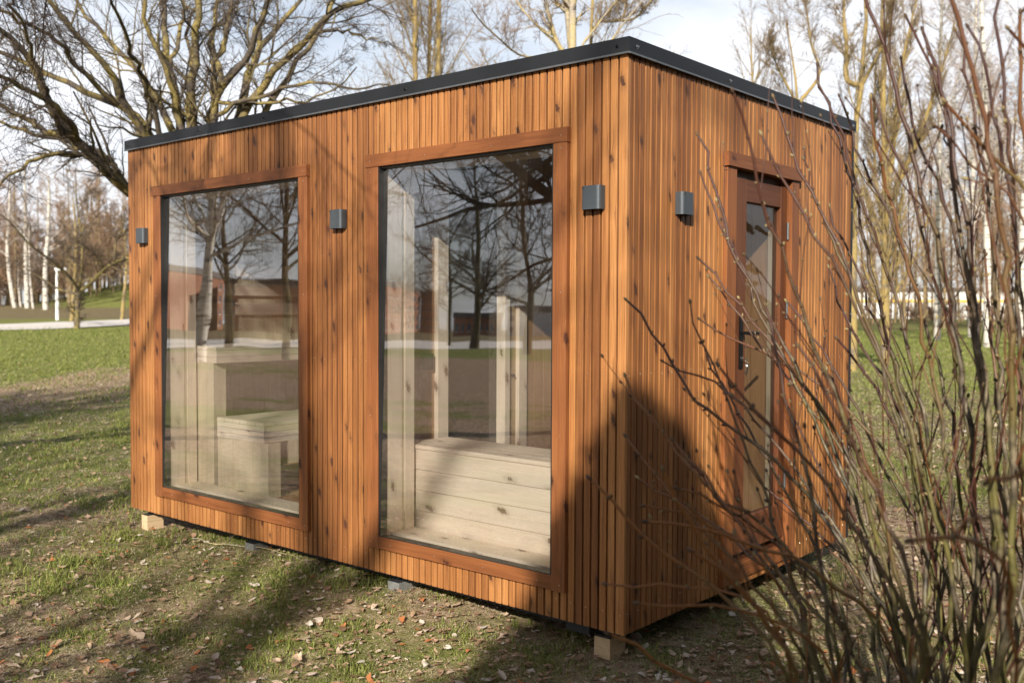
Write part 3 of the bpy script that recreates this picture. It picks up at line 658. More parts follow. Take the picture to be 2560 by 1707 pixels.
gnd = pyramesh('ground', V, np.concatenate([F.ravel(), tri.ravel()]), np.concatenate([np.full(len(F), 4), np.full(len(tri), 3)]), mg, None, True, dict(litter=LT, dry=DR))
tag(gnd, kind='structure')

# gravel paths: one seen far left, one mirrored in the windows
M_PATH = simple('pale_gravel', (.60, .55, .50), .95, 0, .12, 6, .2)
def strip(pts_a, pts_b, name, lift=.03, n=60, across=6):
    A_ = np.array(pts_a); B_ = np.array(pts_b); s = np.linspace(0, 1, n)
    ia = np.stack([np.interp(s, np.linspace(0, 1, len(A_)), A_[:, k]) for k in range(2)], 1)
    ib = np.stack([np.interp(s, np.linspace(0, 1, len(B_)), B_[:, k]) for k in range(2)], 1)
    v = []
    for q in np.linspace(0, 1, across+1): v.append(ia*(1-q)+ib*q)
    v = np.stack(v, 1).reshape(-1, 2); z = gz(v[:, 0], v[:, 1])+lift
    a, c = np.meshgrid(np.arange(n-1), np.arange(across), indexing='ij'); k = across+1
    F = np.stack([a*k+c, a*k+c+1, (a+1)*k+c+1, (a+1)*k+c], -1).reshape(-1, 4)
    return tag(pyramesh(name, np.column_stack([v, z]), F.ravel(), np.full(len(F), 4), M_PATH, None, True), kind='structure')
def gp(u, v): return ghit(u, v)[:2]
strip([gp(-700, 842), gp(-300, 834), gp(0, 827), gp(310, 815), gp(700, 800), gp(1300, 792), gp(2000, 788)], [gp(-700, 826), gp(-300, 820), gp(0, 813), gp(310, 800), gp(700, 789), gp(1300, 783), gp(2000, 780)], 'path', .05)
def gr_(u, v): return ghit(u, v, True)[:2]
strip([gr_(-400, 915), gr_(400, 905), gr_(1000, 893), gr_(1700, 880)], [gr_(-400, 892), gr_(400, 880), gr_(1000, 872), gr_(1700, 864)], 'path', .03)

# grass blades, one mesh
def polar_pts(n, r0, r1, th0, th1):
    r = np.exp(rng.uniform(math.log(r0), math.log(r1), n)); th = np.radians(rng.uniform(th0, th1, n))
    return CAM[0]+r*np.sin(th-YAW), CAM[1]+r*np.cos(th-YAW), r
def inside_cabin(x, y, mrg=-.12): return (x > -L_-mrg) & (x < mrg) & (y > -mrg) & (y < W_+mrg)
n = 1000000
x, y, r = polar_pts(n, 2.0, 72, -36, 36)
dr = dryness(x, y); lt = litter(x, y); cl = vnoise(x, y, .09, 5.)+vnoise(x, y, .33, 2.)*.8
green_p = np.clip(.60-.75*dr-.30*lt+.50*cl+.25*sstep(20, 30, r), 0.03, 1); isg = rng.random(n) < green_p
keep = (rng.random(n) < np.where(isg, np.clip(.35+.7*cl+.4, .15, 1), .8)) & ~inside_cabin(x, y, -.25)
x, y, r, isg, cl, dr = [a[keep] for a in (x, y, r, isg, cl, dr)]; n = len(x)
sc_ = np.clip(r/5, .8, 16)**.72
h = np.where(isg, rng.uniform(.010, .034, n)*(1+.6*np.clip(cl, 0, 1)), rng.uniform(.002, .016, n))*sc_**.6
wd = np.where(isg, rng.uniform(.0012, .0026, n), rng.uniform(.0010, .0024, n))*sc_*1.15
az_ = rng.uniform(0, 6.283, n); lean = np.where(isg, rng.uniform(.2, 2.0, n)*h, rng.uniform(.015, .07, n))
z = gz(x, y)+.012*vnoise(x, y, .16, 3.)*(r < 14)-.003
dx, dy = np.cos(az_), np.sin(az_); px, py = -dy, dx
tw = rng.uniform(-1, 1, n)
base = np.stack([x, y, z], 1); side = np.stack([px, py, 0*px], 1)*wd[:, None]
mid = base+np.stack([dx*lean*.35, dy*lean*.35, h*.6], 1); tip = base+np.stack([dx*lean, dy*lean, h*np.where(isg, 1, .6)], 1)
V = np.stack([base-side, base+side, mid+side*.8, mid-side*.8, tip], 1).reshape(-1, 3)
k = np.arange(n)*5
F = np.stack([k, k+1, k+2, k+3, k+3, k+2, k+4], 1).ravel(); lp = np.tile([4, 3], n)
tone = np.where(isg, rng.uniform(0, .50, n)+.08*dr, .5+.5*rng.random(n)**.8)
g = pyramesh('grass', V, F, lp, M_GRASS, None, False, dict(tone=np.repeat(tone, 5)))
tag(g, 'short green grass tufts and matted dry blades around the cabin', 'grass', kind='stuff')

# dead leaves
n = 66000
x, y, r = polar_pts(n, 2.2, 45, -36, 36); lt = litter(x, y)
keep = (rng.random(n) < .22+.8*lt) & ~inside_cabin(x, y, -.3)
x, y, r, lt = [a[keep] for a in (x, y, r, lt)]; n = len(x)
prof = np.array([(0, 0), (.25, .30), (.5, .38), (.78, .24), (1, 0), (.78, -.24), (.5, -.38), (.25, -.30)])
mid_ = np.array([(.25, 0), (.5, 0), (.78, 0)])
lx = np.concatenate([prof[:, 0], mid_[:, 0]])-.5; ly = np.concatenate([prof[:, 1], mid_[:, 1]])
sz = (.014+.042*rng.random(n)**2.2)*np.clip(r/7, 1, 2.2)**.6; az_ = rng.uniform(0, 6.283, n)
curl = rng.uniform(-1.0, 1.3, n); fold = rng.uniform(-.2, 1.0, n)
jx = rng.normal(0, .06, (n, 11)); jy = rng.normal(0, .06, (n, 11))
LX = lx[None]+jx; LY = (ly[None]+jy)*rng.uniform(.6, 1.1, n)[:, None]
LZ = curl[:, None]*(LX**2)*.7+fold[:, None]*np.abs(LY)*.6+rng.normal(0, .025, (n, 11))
LZ = LZ-LZ.min(1)[:, None]*.8
tl = rng.normal(0, .22, n); LZ = LZ+LX*np.tan(tl)[:, None]+.1
z = gz(x, y)+rng.uniform(.0, .016, n)+.012*vnoise(x, y, .16, 3.)*(r < 14)
cx, sx_ = np.cos(az_)[:, None], np.sin(az_)[:, None]
VX = x[:, None]+sz[:, None]*(LX*cx-LY*sx_); VY = y[:, None]+sz[:, None]*(LX*sx_+LY*cx); VZ = z[:, None]+sz[:, None]*LZ
V = np.stack([VX, VY, VZ], -1).reshape(-1, 3); k = (np.arange(n)*11)[:, None]
quads = np.array([[0, 8, 1, 0], [1, 8, 9, 2], [2, 9, 10, 3], [3, 10, 4, 3], [0, 7, 8, 0], [7, 6, 9, 8], [6, 5, 10, 9], [5, 4, 10, 5]])
fl = []; lps = []
for q in quads:
    q2 = list(dict.fromkeys(q.tolist())); fl.append(k+np.array(q2)[None]); lps.append(len(q2))
F = np.concatenate(fl, 1).ravel(); lp = np.tile(lps, n)
tn = np.clip(rng.beta(1.4, 2.0, n), 0, .93); tn = np.where(rng.random(n) < .05, 1.0, tn)
g = pyramesh('leaf_litter', V, F, lp, M_LEAF, None, False, dict(tone=np.repeat(tn, 11)))
tag(g, 'curled brown, tan and grey dead leaves strewn over the grass', 'dead leaves', kind='stuff')

# ================================================================== BRANCHING
def norm(a): return a/np.maximum(np.linalg.norm(a, axis=-1, keepdims=True), 1e-9)
def grow(p0, d0, Ln, nseg, wob, trop, rg=rng):
    B = len(p0); P = np.zeros((B, nseg+1, 3)); P[:, 0] = p0; d = norm(d0.copy()); st = (Ln/nseg)[:, None]
    for k in range(nseg):
        d = norm(d+rg.normal(0, wob, (B, 3))+np.array([0, 0, 1.0])*trop)
        P[:, k+1] = P[:, k]+d*st
    return P
def spawn(P, Rd, k, t0, t1, ang, l0, l1, rsc, rg=rng, flat=None, alive=None):
    """k children per parent; returns starts, dirs, lengths, radii"""
    B, n, _ = P.shape; t = rg.uniform(t0, t1, (B, k))*(n-1); i = np.minimum(t.astype(int), n-2); f = (t-i)[..., None]
    bi = np.arange(B)[:, None]
    p = P[bi, i]*(1-f)+P[bi, i+1]*f; tg = norm(P[bi, i+1]-P[bi, i])
    rnd = rg.normal(0, 1, (B, k, 3)); perp = norm(rnd-(rnd*tg).sum(-1, keepdims=True)*tg)
    a = np.radians(rg.normal(ang, ang*.22, (B, k)))[..., None]
    d = tg*np.cos(a)+perp*np.sin(a)
    r = (Rd[bi, i]*(1-f[..., 0])+Rd[bi, i+1]*f[..., 0])*rsc
    tot = np.linalg.norm(P[:, 1:]-P[:, :-1], axis=-1).sum(1)[:, None]
    ln = tot*rg.uniform(l0, l1, (B, k))*(1.15-.6*(t/(n-1)))
    return p.reshape(-1, 3), d.reshape(-1, 3), ln.ravel(), r.ravel()
def taper(r0, n, end=.3): return r0[:, None]*np.linspace(1, end, n)[None]**1.0
def tubes(P, Rd, sides):
    B, n, _ = P.shape
    T = np.gradient(P, axis=1); T = norm(T)
    ref = np.where(np.abs(T.mean(1)[:, 2:3]) > .8, np.array([[1., .3, 0]]), np.array([[.1, .2, 1.]]))[:, None, :]
    U = norm(np.cross(T, ref)); W = np.cross(T, U)
    a = np.arange(sides)*2*math.pi/sides
    V = P[:, :, None]+Rd[:, :, None, None]*(U[:, :, None]*np.cos(a)[None, None, :, None]+W[:, :, None]*np.sin(a)[None, None, :, None])
    idx = np.arange(B*n*sides).reshape(B, n, sides); nx = np.roll(idx, -1, 2)
    F = np.stack([idx[:, :-1], nx[:, :-1], nx[:, 1:], idx[:, 1:]], -1).reshape(-1, 4)
    return V.reshape(-1, 3), F, np.repeat(Rd.ravel(), sides)
class Bush:
    def __init__(s): s.V = []; s.F = []; s.R = []; s.n = 0
    def add(s, P, Rd, sides):
        V, F, r = tubes(P, Rd, sides); s.V.append(V); s.F.append(F+s.n); s.R.append(r); s.n += len(V)
    def build(s, name, mat, parent=None, smooth=True, radscale=.03, origin=None):
        V = np.vstack(s.V)
        if origin is not None: V = V-np.array(origin)
        F = np.vstack(s.F)
        return pyramesh(name, V, F.ravel(), np.full(len(F), 4), mat, parent, smooth, dict(rad=np.concatenate(s.R)/radscale))
def crown(B, P, Rd, levels, sides=(5, 4, 3, 3), rmin=.002, rg=rng, cap=60000):
    """levels: list of (children, t0, t1, angle, l0, l1, rscale, nseg, wobble, tropism, endtaper)"""
    for li, (k, t0, t1, ang, l0, l1, rs, ns, wob, trop, et) in enumerate(levels):
        p, d, ln, r = spawn(P, Rd, k, t0, t1, ang, l0, l1, rs, rg)
        r = np.maximum(r, rmin)
        if len(p) > cap: q = rg.choice(len(p), cap, False); p, d, ln, r = p[q], d[q], ln[q], r[q]
        P = grow(p, d, ln, ns, wob, trop, rg); Rd = np.maximum(taper(r, ns+1, et), rmin*.6)
        B.add(P, Rd, sides[min(li, len(sides)-1)])
def resample(pts, n):
    pts = np.array(pts, float); s = np.concatenate([[0], np.cumsum(np.linalg.norm(np.diff(pts, axis=0), axis=1))]); q = np.linspace(0, s[-1], n)
    # smooth by cubic-ish: linear then relax
    P = np.stack([np.interp(q, s, pts[:, k]) for k in range(pts.shape[1])], 1)
    for _ in range(2): P[1:-1] = (P[:-2]+2*P[1:-1]+P[2:])/4
    return P

# ================================================================== TREES
def at3(u, v, D): return at(u, v, D)
def c1(x, y): return (x*.38265, y*.38265)
BT = 14.0
limbs = [  # traced main limbs: photo crop coordinates, base radius (m), tip radius, depth change along the limb
 ([(1330, 1560), (1000, 1460), (835, 1290), (740, 1160), (640, 1050), (540, 960), (450, 880), (390, 790), (300, 570), (230, 420), (100, 260), (-60, 150)], .125, .035, -1.5),
 ([(540, 900), (480, 790), (330, 680), (180, 580), (0, 505), (-150, 470)], .055, .02, -2.2),
 ([(450, 880), (300, 880), (200, 790), (0, 690), (-150, 640)], .06, .02, .5),
 ([(835, 1110), (780, 1090), (640, 985), (540, 960), (380, 910), (150, 850), (0, 800), (-120, 790)], .06, .02, 1.5),
 ([(600, 1090), (480, 1000), (330, 1000), (180, 1060), (60, 1150), (-60, 1260)], .045, .015, -1.0),
 ([(1150, 1300), (960, 900), (880, 790), (790, 640), (740, 520), (690, 410), (600, 310), (490, 170), (330, 40), (200, -80)], .095, .03, -1.0),
 ([(1150, 1250), (1000, 870), (900, 740), (700, 670), (560, 620), (450, 560), (300, 450), (120, 390), (0, 330), (-120, 260)], .085, .03, 1.5),
 ([(1200, 1250), (1130, 840), (1060, 720), (960, 560), (900, 440), (790, 330), (640, 200), (540, 90), (460, -80)], .08, .028, 2.5),
 ([(1230, 1200), (1170, 830), (1130, 600), (1080, 480), (1020, 330), (960, 120), (930, -80)], .075, .03, -.8),
 ([(1240, 1200), (1180, 840), (1160, 640), (1100, 480), (1070, 300), (1075, 0), (1060, -120)], .10, .04, .6),
 ([(1110, 470), (1140, 330), (1180, 200), (1200, 60), (1220, -100)], .045, .02, .6),
 ([(1280, 1200), (1240, 820), (1240, 560), (1270, 330), (1300, 100), (1310, -100)], .10, .05, -.5),
 ([(1290, 1150), (1270, 800), (1285, 560), (1230, 330), (1210, 200), (1260, 80), (1340, -60)], .055, .02, 1.2),
 ([(1330, 1250), (1370, 800), (1420, 600), (1400, 400), (1380, 200), (1440, 0), (1460, -100)], .085, .03, .8),
 ([(1330, 1250), (1390, 790), (1440, 560), (1560, 440), (1640, 330), (1700, 150), (1760, 0), (1790, -100)], .09, .035, -1.2),
 ([(1450, 520), (1440, 380), (1490, 220), (1500, 60), (1520, -90)], .055, .025, .6),
 ([(1400, 420), (1350, 300), (1400, 180), (1540, 60), (1560, -80)], .035, .015, 1.0),
 ([(1380, 1300), (1590, 750), (1610, 600), (1640, 420), (1680, 300), (1800, 200), (1880, 120), (1960, 0), (2000, -90)], .105, .03, 1.0),
 ([(1380, 1300), (1610, 720), (1740, 540), (1850, 400), (2000, 230), (2100, 110), (2200, 30), (2352, 10), (2500, -40)], .085, .035, -1.6),
 ([(1400, 1250), (1760, 720), (1850, 600), (1900, 430), (2010, 310), (2080, 220), (2130, 130), (2200, 0), (2240, -90)], .075, .03, .2),
 ([(1680, 300), (1690, 180), (1740, 80), (1770, -60)], .05, .025, .3),
 ([(1400, 780), (1640, 650), (1840, 580), (2080, 540), (2352, 575), (2560, 560)], .04, .012, -1.5),
 ([(2080, 220), (2160, 200), (2352, 235), (2560, 300)], .03, .01, 0),
 ([(1420, 700), (1600, 700), (1800, 655), (2030, 660), (2240, 560), (2330, 440)], .035, .01, -.5),
 ([(700, 760), (560, 520), (420, 330), (280, 200), (120, 120), (-60, 60)], .05, .02, -1.8),
 ([(420, 880), (330, 620), (230, 400), (150, 160), (60, -60)], .04, .015, -2.5),
 ([(1080, 1010), (1000, 700), (940, 500), (860, 380), (830, 220), (760, 90), (700, -80)], .05, .018, -2.2),
]
fork = at(*c1(1290, 1420), BT)
def nearest_on(PP, p):          # point of the already built limbs that a new limb grows out of
    Q = np.concatenate(PP); d = Q-CAM; z = d@fwd; U = np.stack([d@rgt/z, d@upv/z], 1); e = p-CAM; u = np.array([e@rgt, e@upv])/(e@fwd)
    return Q[np.argmin(((U-u)**2).sum(1))]
def traced_tree(limbs, conv, D0, fork, base, trunk_r, name, label, mat, levels, rg, cat='tree', group=None, radscale=.03, twig_r=.002, sides=8):
    root = tag(empty(name, tuple(base)), label, cat, group)
    B = Bush(); P = resample([base-[0, 0, .3], base+(fork-base)*.35, base+(fork-base)*.75, fork, fork+(fork-base)*.10], 9)
    B.add(P[None], (trunk_r*np.array([1.55, 1.3, 1.15, 1.08, 1.03, 1.0, 1.0, .85, .25]))[None], 12); B.build('trunk', mat, root, origin=base, radscale=radscale)
    B = Bush(); n = 16; PP = []; RR_ = []
    for (pts, r0, r1, dd) in limbs:
        from_fork = pts[0][0] > 1000 and pts[0][1] > 1100
        if from_fork: pts = [p for p in pts if p[1] < 1400]; Ds = D0
        else: s0 = nearest_on(PP, at(*conv(*pts[0]), D0)); Ds = math.hypot(s0[0]-CAM[0], s0[1]-CAM[1])
        m = len(pts); q = [at(*conv(*p), Ds+dd*i/(m-1)) for i, p in enumerate(pts)]
        q = np.array([fork]+q) if from_fork else np.array([s0]+q[1:])
        q = resample(q, n)
        q[2:-1] += rg.normal(0, .022, (n-3, 3)); PP.append(q); RR_.append(np.linspace(r0, r1, n)*.80)
    PP = np.array(PP); RR_ = np.array(RR_); B.add(PP, RR_, sides)
    crown(B, PP, RR_, levels, rg=rg, rmin=twig_r)
    B.build('crown', mat, root, origin=base, radscale=radscale)
    return root
base = at(*c1(1290, 1420), BT); base[2] = gz(base[0], base[1])
rg1 = np.random.default_rng(11)
traced_tree(limbs, c1, BT, fork, base, .21, 'bare_tree', 'large many-limbed bare tree with yellow lichen behind the left end of the cabin', B_BIG,
 [(9, .25, 1, 42, .22, .45, .36, 9, .13, .02, .35), (8, .15, 1, 42, .3, .55, .5, 6, .16, .02, .35), (6, .15, 1, 42, .35, .7, .6, 4, .2, .0, .4)], rg1, twig_r=.0030)

# thin trees standing behind the roof and to the right: trunk traced, crown grown
def grown_tree(name, label, mat, trunk_px, D, r0, r1, levels, seed, cat='tree', group=None, radscale=.03, twig_r=.003, extra=(), sides=7, conv=lambda x, y: (x, y), basez=None, cap=60000):
    rg = np.random.default_rng(seed); n = 14
    pts = [at(*conv(*p), D) for p in trunk_px]
    b = pts[0].copy(); b[2] = gz(b[0], b[1]); root = tag(empty(name, tuple(b)), label, cat, group)
    P = resample([b-[0, 0, .2]]+pts[1:], n); P[3:-1] += rg.normal(0, .012, (n-4, 3)); Rr = np.linspace(r0, r1, n)*.82
    B = Bush(); B.add(P[None], Rr[None], 9); B.build('trunk', mat, root, origin=b, radscale=radscale)
    PP = [P]; RR_ = [Rr]
    for (ep, e0, e1, dd) in extra:
        s0 = nearest_on(PP, at(*conv(*ep[0]), D)); Ds = math.hypot(s0[0]-CAM[0], s0[1]-CAM[1])
        q = resample([s0]+[at(*conv(*p), Ds+dd*(i+1)/max(1, len(ep)-1)) for i, p in enumerate(ep[1:])], n); PP.append(q); RR_.append(np.linspace(e0, e1, n))
    PP = np.array(PP); RR_ = np.array(RR_); B = Bush()
    if len(PP) > 1: B.add(PP[1:], RR_[1:], sides)
    crown(B, PP, RR_, levels, rg=rg, rmin=twig_r, cap=cap)
    B.build('crown', mat, root, origin=b, radscale=radscale); return root
UP = [(26, .22, 1, 38, .18, .36, .30, 8, .09, .06, .3), (10, .15, 1, 38, .28, .5, .5, 5, .14, .04, .35), (8, .15, 1, 40, .35, .7, .6, 4, .18, .02, .4)]
def c2(x, y): return (800+x*.38265, y*.38265)
def c3(x, y): return (1660+x*.38265, y*.38265)
grown_tree('bare_tree', 'slim golden-barked bare tree, leftmost of the close trio seen over the middle of the roof', B_GOLD, [(620, 1800), (620, 500), (625, 250), (620, 0), (615, -500)], 24, .13, .05, UP, 21, conv=c2, twig_r=.004)
grown_tree('bare_tree', 'slim bare tree, middle one of the close trio seen over the middle of the roof', B_GOLD, [(700, 1800), (715, 450), (718, 200), (722, 0), (735, -500)], 25, .10, .04, UP, 22, conv=c2, twig_r=.004)
grown_tree('bare_tree', 'slim bare tree, rightmost of the close trio seen over the middle of the roof', B_GOLD, [(770, 1800), (775, 450), (770, 200), (785, 0), (790, -600)], 24.5, .14, .05, UP, 23, conv=c2, twig_r=.004)
grown_tree('bare_tree', 'pale double-stemmed bare tree rising behind the roof just left of its highest corner', B_PALE, [(1665, 1900), (1655, 300), (1645, 100), (1650, -60), (1655, -600)], 18, .12, .07,
 [(22, .25, 1, 48, .22, .42, .38, 8, .09, .05, .3), (7, .15, 1, 40, .28, .5, .5, 5, .14, .03, .35), (4, .15, 1, 40, .35, .7, .6, 4, .18, .02, .4)], 24, conv=c2,
 extra=[([(1640, 300), (1625, 150), (1610, 0), (1590, -300)], .07, .04, .3), ([(1560, 500), (1545, 290), (1500, 120), (1470, 0), (1440, -200)], .05, .025, -.6), ([(1500, 480), (1300, 380), (1180, 260), (1050, 150), (990, 60)], .025, .01, -2), ([(1540, 330), (1430, 180), (1340, 90), (1280, 0), (1200, -120)], .03, .012, .9)], twig_r=.003)
grown_tree('bare_tree', 'thin golden bare tree between the pale double-stemmed tree and the roof corner', B_GOLD, [(1770, 1800), (1765, 280), (1770, 100), (1785, 0), (1800, -500)], 21, .085, .03, UP, 25, conv=c2, twig_r=.003,
 extra=[([(1730, 280), (1800, 170), (1900, 60), (1980, -60)], .035, .015, .5), ([(1970, 260), (1985, 140), (2000, 0), (2010, -150)], .035, .015, 1), ([(1930, 250), (2060, 130), (2170, 0), (2250, -120)], .03, .012, -.6)])
grown_tree('bare_tree', 'small yellow-stemmed bare tree whose forked top shows over the right slope of the roof', B_GOLD, [(580, 1800), (575, 540), (578, 400), (570, 300), (568, 180)], 30, .15, .02,
 [(26, .45, 1, 30, .16, .3, .45, 8, .06, .08, .3), (8, .15, 1, 36, .28, .5, .5, 5, .12, .04, .35), (5, .15, 1, 40, .35, .7, .6, 4, .16, .02, .4)], 26, conv=c3, twig_r=.004)
grown_tree('bare_tree', 'golden twiggy bare tree rising over the far right end of the roof', B_GOLD, [(885, 1900), (880, 640), (860, 500), (850, 400), (800, 150)], 27, .13, .02, UP, 27, conv=c3, twig_r=.004,
 extra=[([(870, 640), (760, 480), (700, 340), (690, 200)], .04, .012, -1), ([(1010, 640), (1050, 480), (960, 330), (940, 100), (900, -60)], .05, .015, 1.5)])
grown_tree('bare_tree', 'tall forked bare tree with yellow bark just right of the cabin', B_GOLD, [(1240, 1950), (1245, 1000), (1250, 820), (1262, 620), (1310, 460), (1330, 300), (1320, 0), (1300, -300)], 26, .14, .04, UP, 28, conv=c3, twig_r=.004,
 extra=[([(1262, 640), (1180, 560), (1185, 440), (1200, 300), (1170, 120), (1180, -80)], .075, .03, .8), ([(1310, 480), (1400, 360), (1480, 160), (1500, -60)], .05, .02, -1)])
FAST = [(44, .10, 1, 24, .16, .30, .35, 8, .05, .09, .3), (9, .1, 1, 26, .25, .45, .5, 5, .09, .05, .35), (5, .1, 1, 30, .35, .6, .6, 4, .12, .03, .4)]
grown_tree('upright_tree', 'dense upright golden-green bare tree behind the shrub, right of the forked tree', B_GOLD, [(1450, 1980), (1450, 1200), (1440, 800), (1430, 500), (1420, 100), (1430, -300)], 30, .17, .04, FAST, 29, conv=c3, twig_r=.005,
 extra=[([(1450, 1300), (1500, 1000), (1520, 600), (1600, 200), (1680, -100)], .08, .02, 1), ([(1450, 1400), (1580, 1100), (1700, 800), (1830, 420), (1900, 150)], .07, .02, -1), ([(1460, 1500), (1380, 1200), (1370, 800), (1385, 400)], .06, .02, 1)])
# birches with red-brown twig haze, far right
BIR = [(34, .25, 1, 42, .14, .26, .35, 8, .06, .03, .25), (10, .1, 1, 40, .3, .5, .5, 6, .1, -.03, .35), (7, .1, 1, 36, .4, .7, .6, 5, .12, -.08, .4)]
for i, (px, D, r0, lean, lab) in enumerate([(1790, 52, .20, 30, 'white-stemmed birch with purplish twigs behind the left part of the shrub'), (2120, 44, .20, -60, 'white-stemmed birch with purplish twigs behind the middle of the shrub'), (2330, 47, .22, 120, 'white-stemmed birch with purplish twigs at the right edge of the view'), (2010, 60, .2, 40, 'farther white birch with thin purplish crown between the two birches behind the shrub')]):
    grown_tree('birch_tree', lab, B_BIRCH, [(px, 1960), (px+lean*.1, 1500), (px+lean*.3, 900), (px+lean*.6, 300), (px+lean, -300), (px+lean, -800)], D, r0, .04, BIR, 40+i, conv=c3, group='birches beyond the shrub', twig_r=.006, cap=26000)

# left middle distance: pruned tree on the verge, neighbours, lamp post, birches, woodland
def c4(x, y): return (x*.31883, 400+y*.31883)
MID = [(14, .2, 1, 40, .25, .45, .4, 7, .14, .02, .3), (8, .15, 1, 42, .3, .55, .5, 5, .16, .0, .35), (6, .15, 1, 42, .35, .7, .6, 4, .18, -.02, .4)]
grown_tree('pruned_tree', 'low wide-spreading pruned tree on the near side of the gravel path', B_BIG, [(605, 1325), (600, 1250), (606, 1150), (622, 1030)], 70, .24, .17, MID, 50, conv=c4, twig_r=.010, radscale=.1,
 extra=[([(622, 1035), (680, 1000), (740, 940), (800, 860), (880, 810), (1000, 770), (1150, 740)], .14, .06, -3), ([(625, 1020), (560, 920), (380, 770), (200, 650), (100, 490), (-40, 400)], .11, .03, -5), ([(610, 1050), (460, 1020), (330, 930), (180, 830), (60, 780)], .08, .02, 3), ([(630, 1020), (650, 780), (640, 560), (600, 380), (592, 60)], .09, .03, 0),
        ([(800, 860), (760, 760), (640, 640), (500, 700)], .06, .02, -2), ([(740, 940), (640, 880), (560, 700), (420, 600)], .05, .02, 2), ([(880, 810), (900, 650), (980, 500), (960, 300)], .07, .02, 0), ([(640, 560), (690, 400), (690, 200), (800, 80)], .05, .02, 0)])
grown_tree('bare_tree', 'yellow-trunked tree just behind the pruned tree by the path', B_GOLD, [(560, 1245), (572, 1100), (590, 900), (600, 600), (570, 300)], 82, .22, .05, MID, 51, conv=c4, twig_r=.012, radscale=.1)
grown_tree('bare_tree', 'small leaning tree at the cabin edge beyond the path', B_GOLD, [(955, 1228), (965, 1120), (985, 960), (1000, 750), (960, 500)], 84, .20, .05, MID, 52, conv=c4, twig_r=.012, radscale=.1)
for i, (pts, D, r, lab) in enumerate([([(118, 1170), (85, 1000), (60, 780), (50, 650), (68, 540), (80, 200)], 118, .30, 'leaning white birch trunk at the left edge of the woodland'), ([(213, 1150), (207, 900), (200, 560), (195, 250), (190, 60)], 116, .34, 'straightest and tallest white birch at the woodland edge'),
        ([(357, 1150), (352, 900), (375, 600), (385, 400), (380, 120)], 112, .36, 'white birch at the woodland edge nearest the lamp post'), ([(262, 1175), (235, 960), (228, 700), (225, 500)], 115, .17, 'thin pale birch leaning between two thick birches'), ([(165, 1165), (145, 1010), (140, 800)], 120, .15, 'thin pale birch left of the straightest birch')]):
    grown_tree('birch_tree', lab, B_BIRCH, pts, D, r, r*.35, [(16, .4, 1, 45, .15, .3, .3, 6, .08, .02, .3), (8, .1, 1, 40, .3, .5, .5, 5, .1, -.04, .35), (6, .1, 1, 40, .4, .7, .6, 4, .12, -.06, .4)], 60+i, conv=c4, group='birches at the woodland edge', twig_r=.012, radscale=.06, sides=5)
# lamp post
lp = ghit(143.5, 801); lampo = tag(empty('lamp_post', tuple(lp)), 'white lamp post beside the gravel path in front of the woodland', 'lamp post')
M_WHITE = simple('white_paint', (.80, .80, .78), .5, 0, .05); M_LENS = simple('lamp_lens', (.7, .7, .66), .3, 0, .05)
Dl = math.hypot(lp[0]-CAM[0], lp[1]-CAM[1]); hp = 114/FPX*Dl
m = MB(); m.prism([(.13*math.cos(k*.785), .13*math.sin(k*.785)) for k in range(8)], 'z', -.1, hp*.5); m.prism([(.095*math.cos(k*.785), .095*math.sin(k*.785)) for k in range(8)], 'z', hp*.5, hp); m.build('pole', M_WHITE, lampo)
m = MB(); m.box(-.12, .75, -.14, .14, hp, hp+.16, 'x', .03); o = m.build('lamp_head', M_WHITE, lampo); o.rotation_euler = (0, 0, YAW)
m = MB(); m.box(.15, .7, -.11, .11, hp-.03, hp-.002, 'x', .01); o = m.build('lens', M_LENS, lampo); o.rotation_euler = (0, 0, YAW)
# the woodland itself
rgw = np.random.default_rng(77); B = Bush()
def wood_mass(B, px0, px1, D0, D1, n, hmin, hmax, rg, rs=1.0, tw=.012):
    u = rg.uniform(px0, px1, n); D = rg.uniform(D0, D1, n)
    P0 = np.array([at(a, 768, d) for a, d in zip(u, D)]); P0[:, 2] = gz(P0[:, 0], P0[:, 1])-.2
    H = rg.uniform(hmin, hmax, n); P = grow(P0, np.tile([0, 0, 1.0], (n, 1)), H, 8, .035, .1, rg); Rr = taper(rg.uniform(.12, .26, n)*rs, 9, .2)
    B.add(P, Rr, 5)
    crown(B, P, Rr, [(15, .12, 1, 42, .16, .34, .35, 5, .1, .05, .3), (6, .1, 1, 42, .3, .6, .5, 4, .15, .02, .4), (4, .1, 1, 45, .4, .8, .6, 3, .2, 0, .5)], (4, 3, 3), rmin=tw, rg=rg, cap=85000)
wood_mass(B, -260, 380, 118, 190, 130, 9, 17, rgw, .8, .024)
wood_mass(B, -260, 380, 124, 170, 110, 4, 9, rgw, .5, .024)
wood_mass(B, -900, -262, 118, 170, 60, 9, 16, rgw, .8, .03)
wood_mass(B, 382, 1880, 120, 175, 110, 9, 16, rgw, .8, .03)
tag(B.build('woodland', B_WOOD, None, radscale=.12), 'brown leafless woodland filling the far left background', 'woodland', kind='stuff')
rgw = np.random.default_rng(78); B = Bush()
wood_mass(B, 1900, 3000, 80, 150, 75, 10, 20, rgw, .7, .020)
wood_mass(B, 1900, 3000, 128, 142, 120, 1.6, 2.6, rgw, .2, .03)
tag(B.build('far_trees', B_WOOD, None, radscale=.12), 'hazy brown leafless trees filling the far right background', 'woodland', kind='stuff')

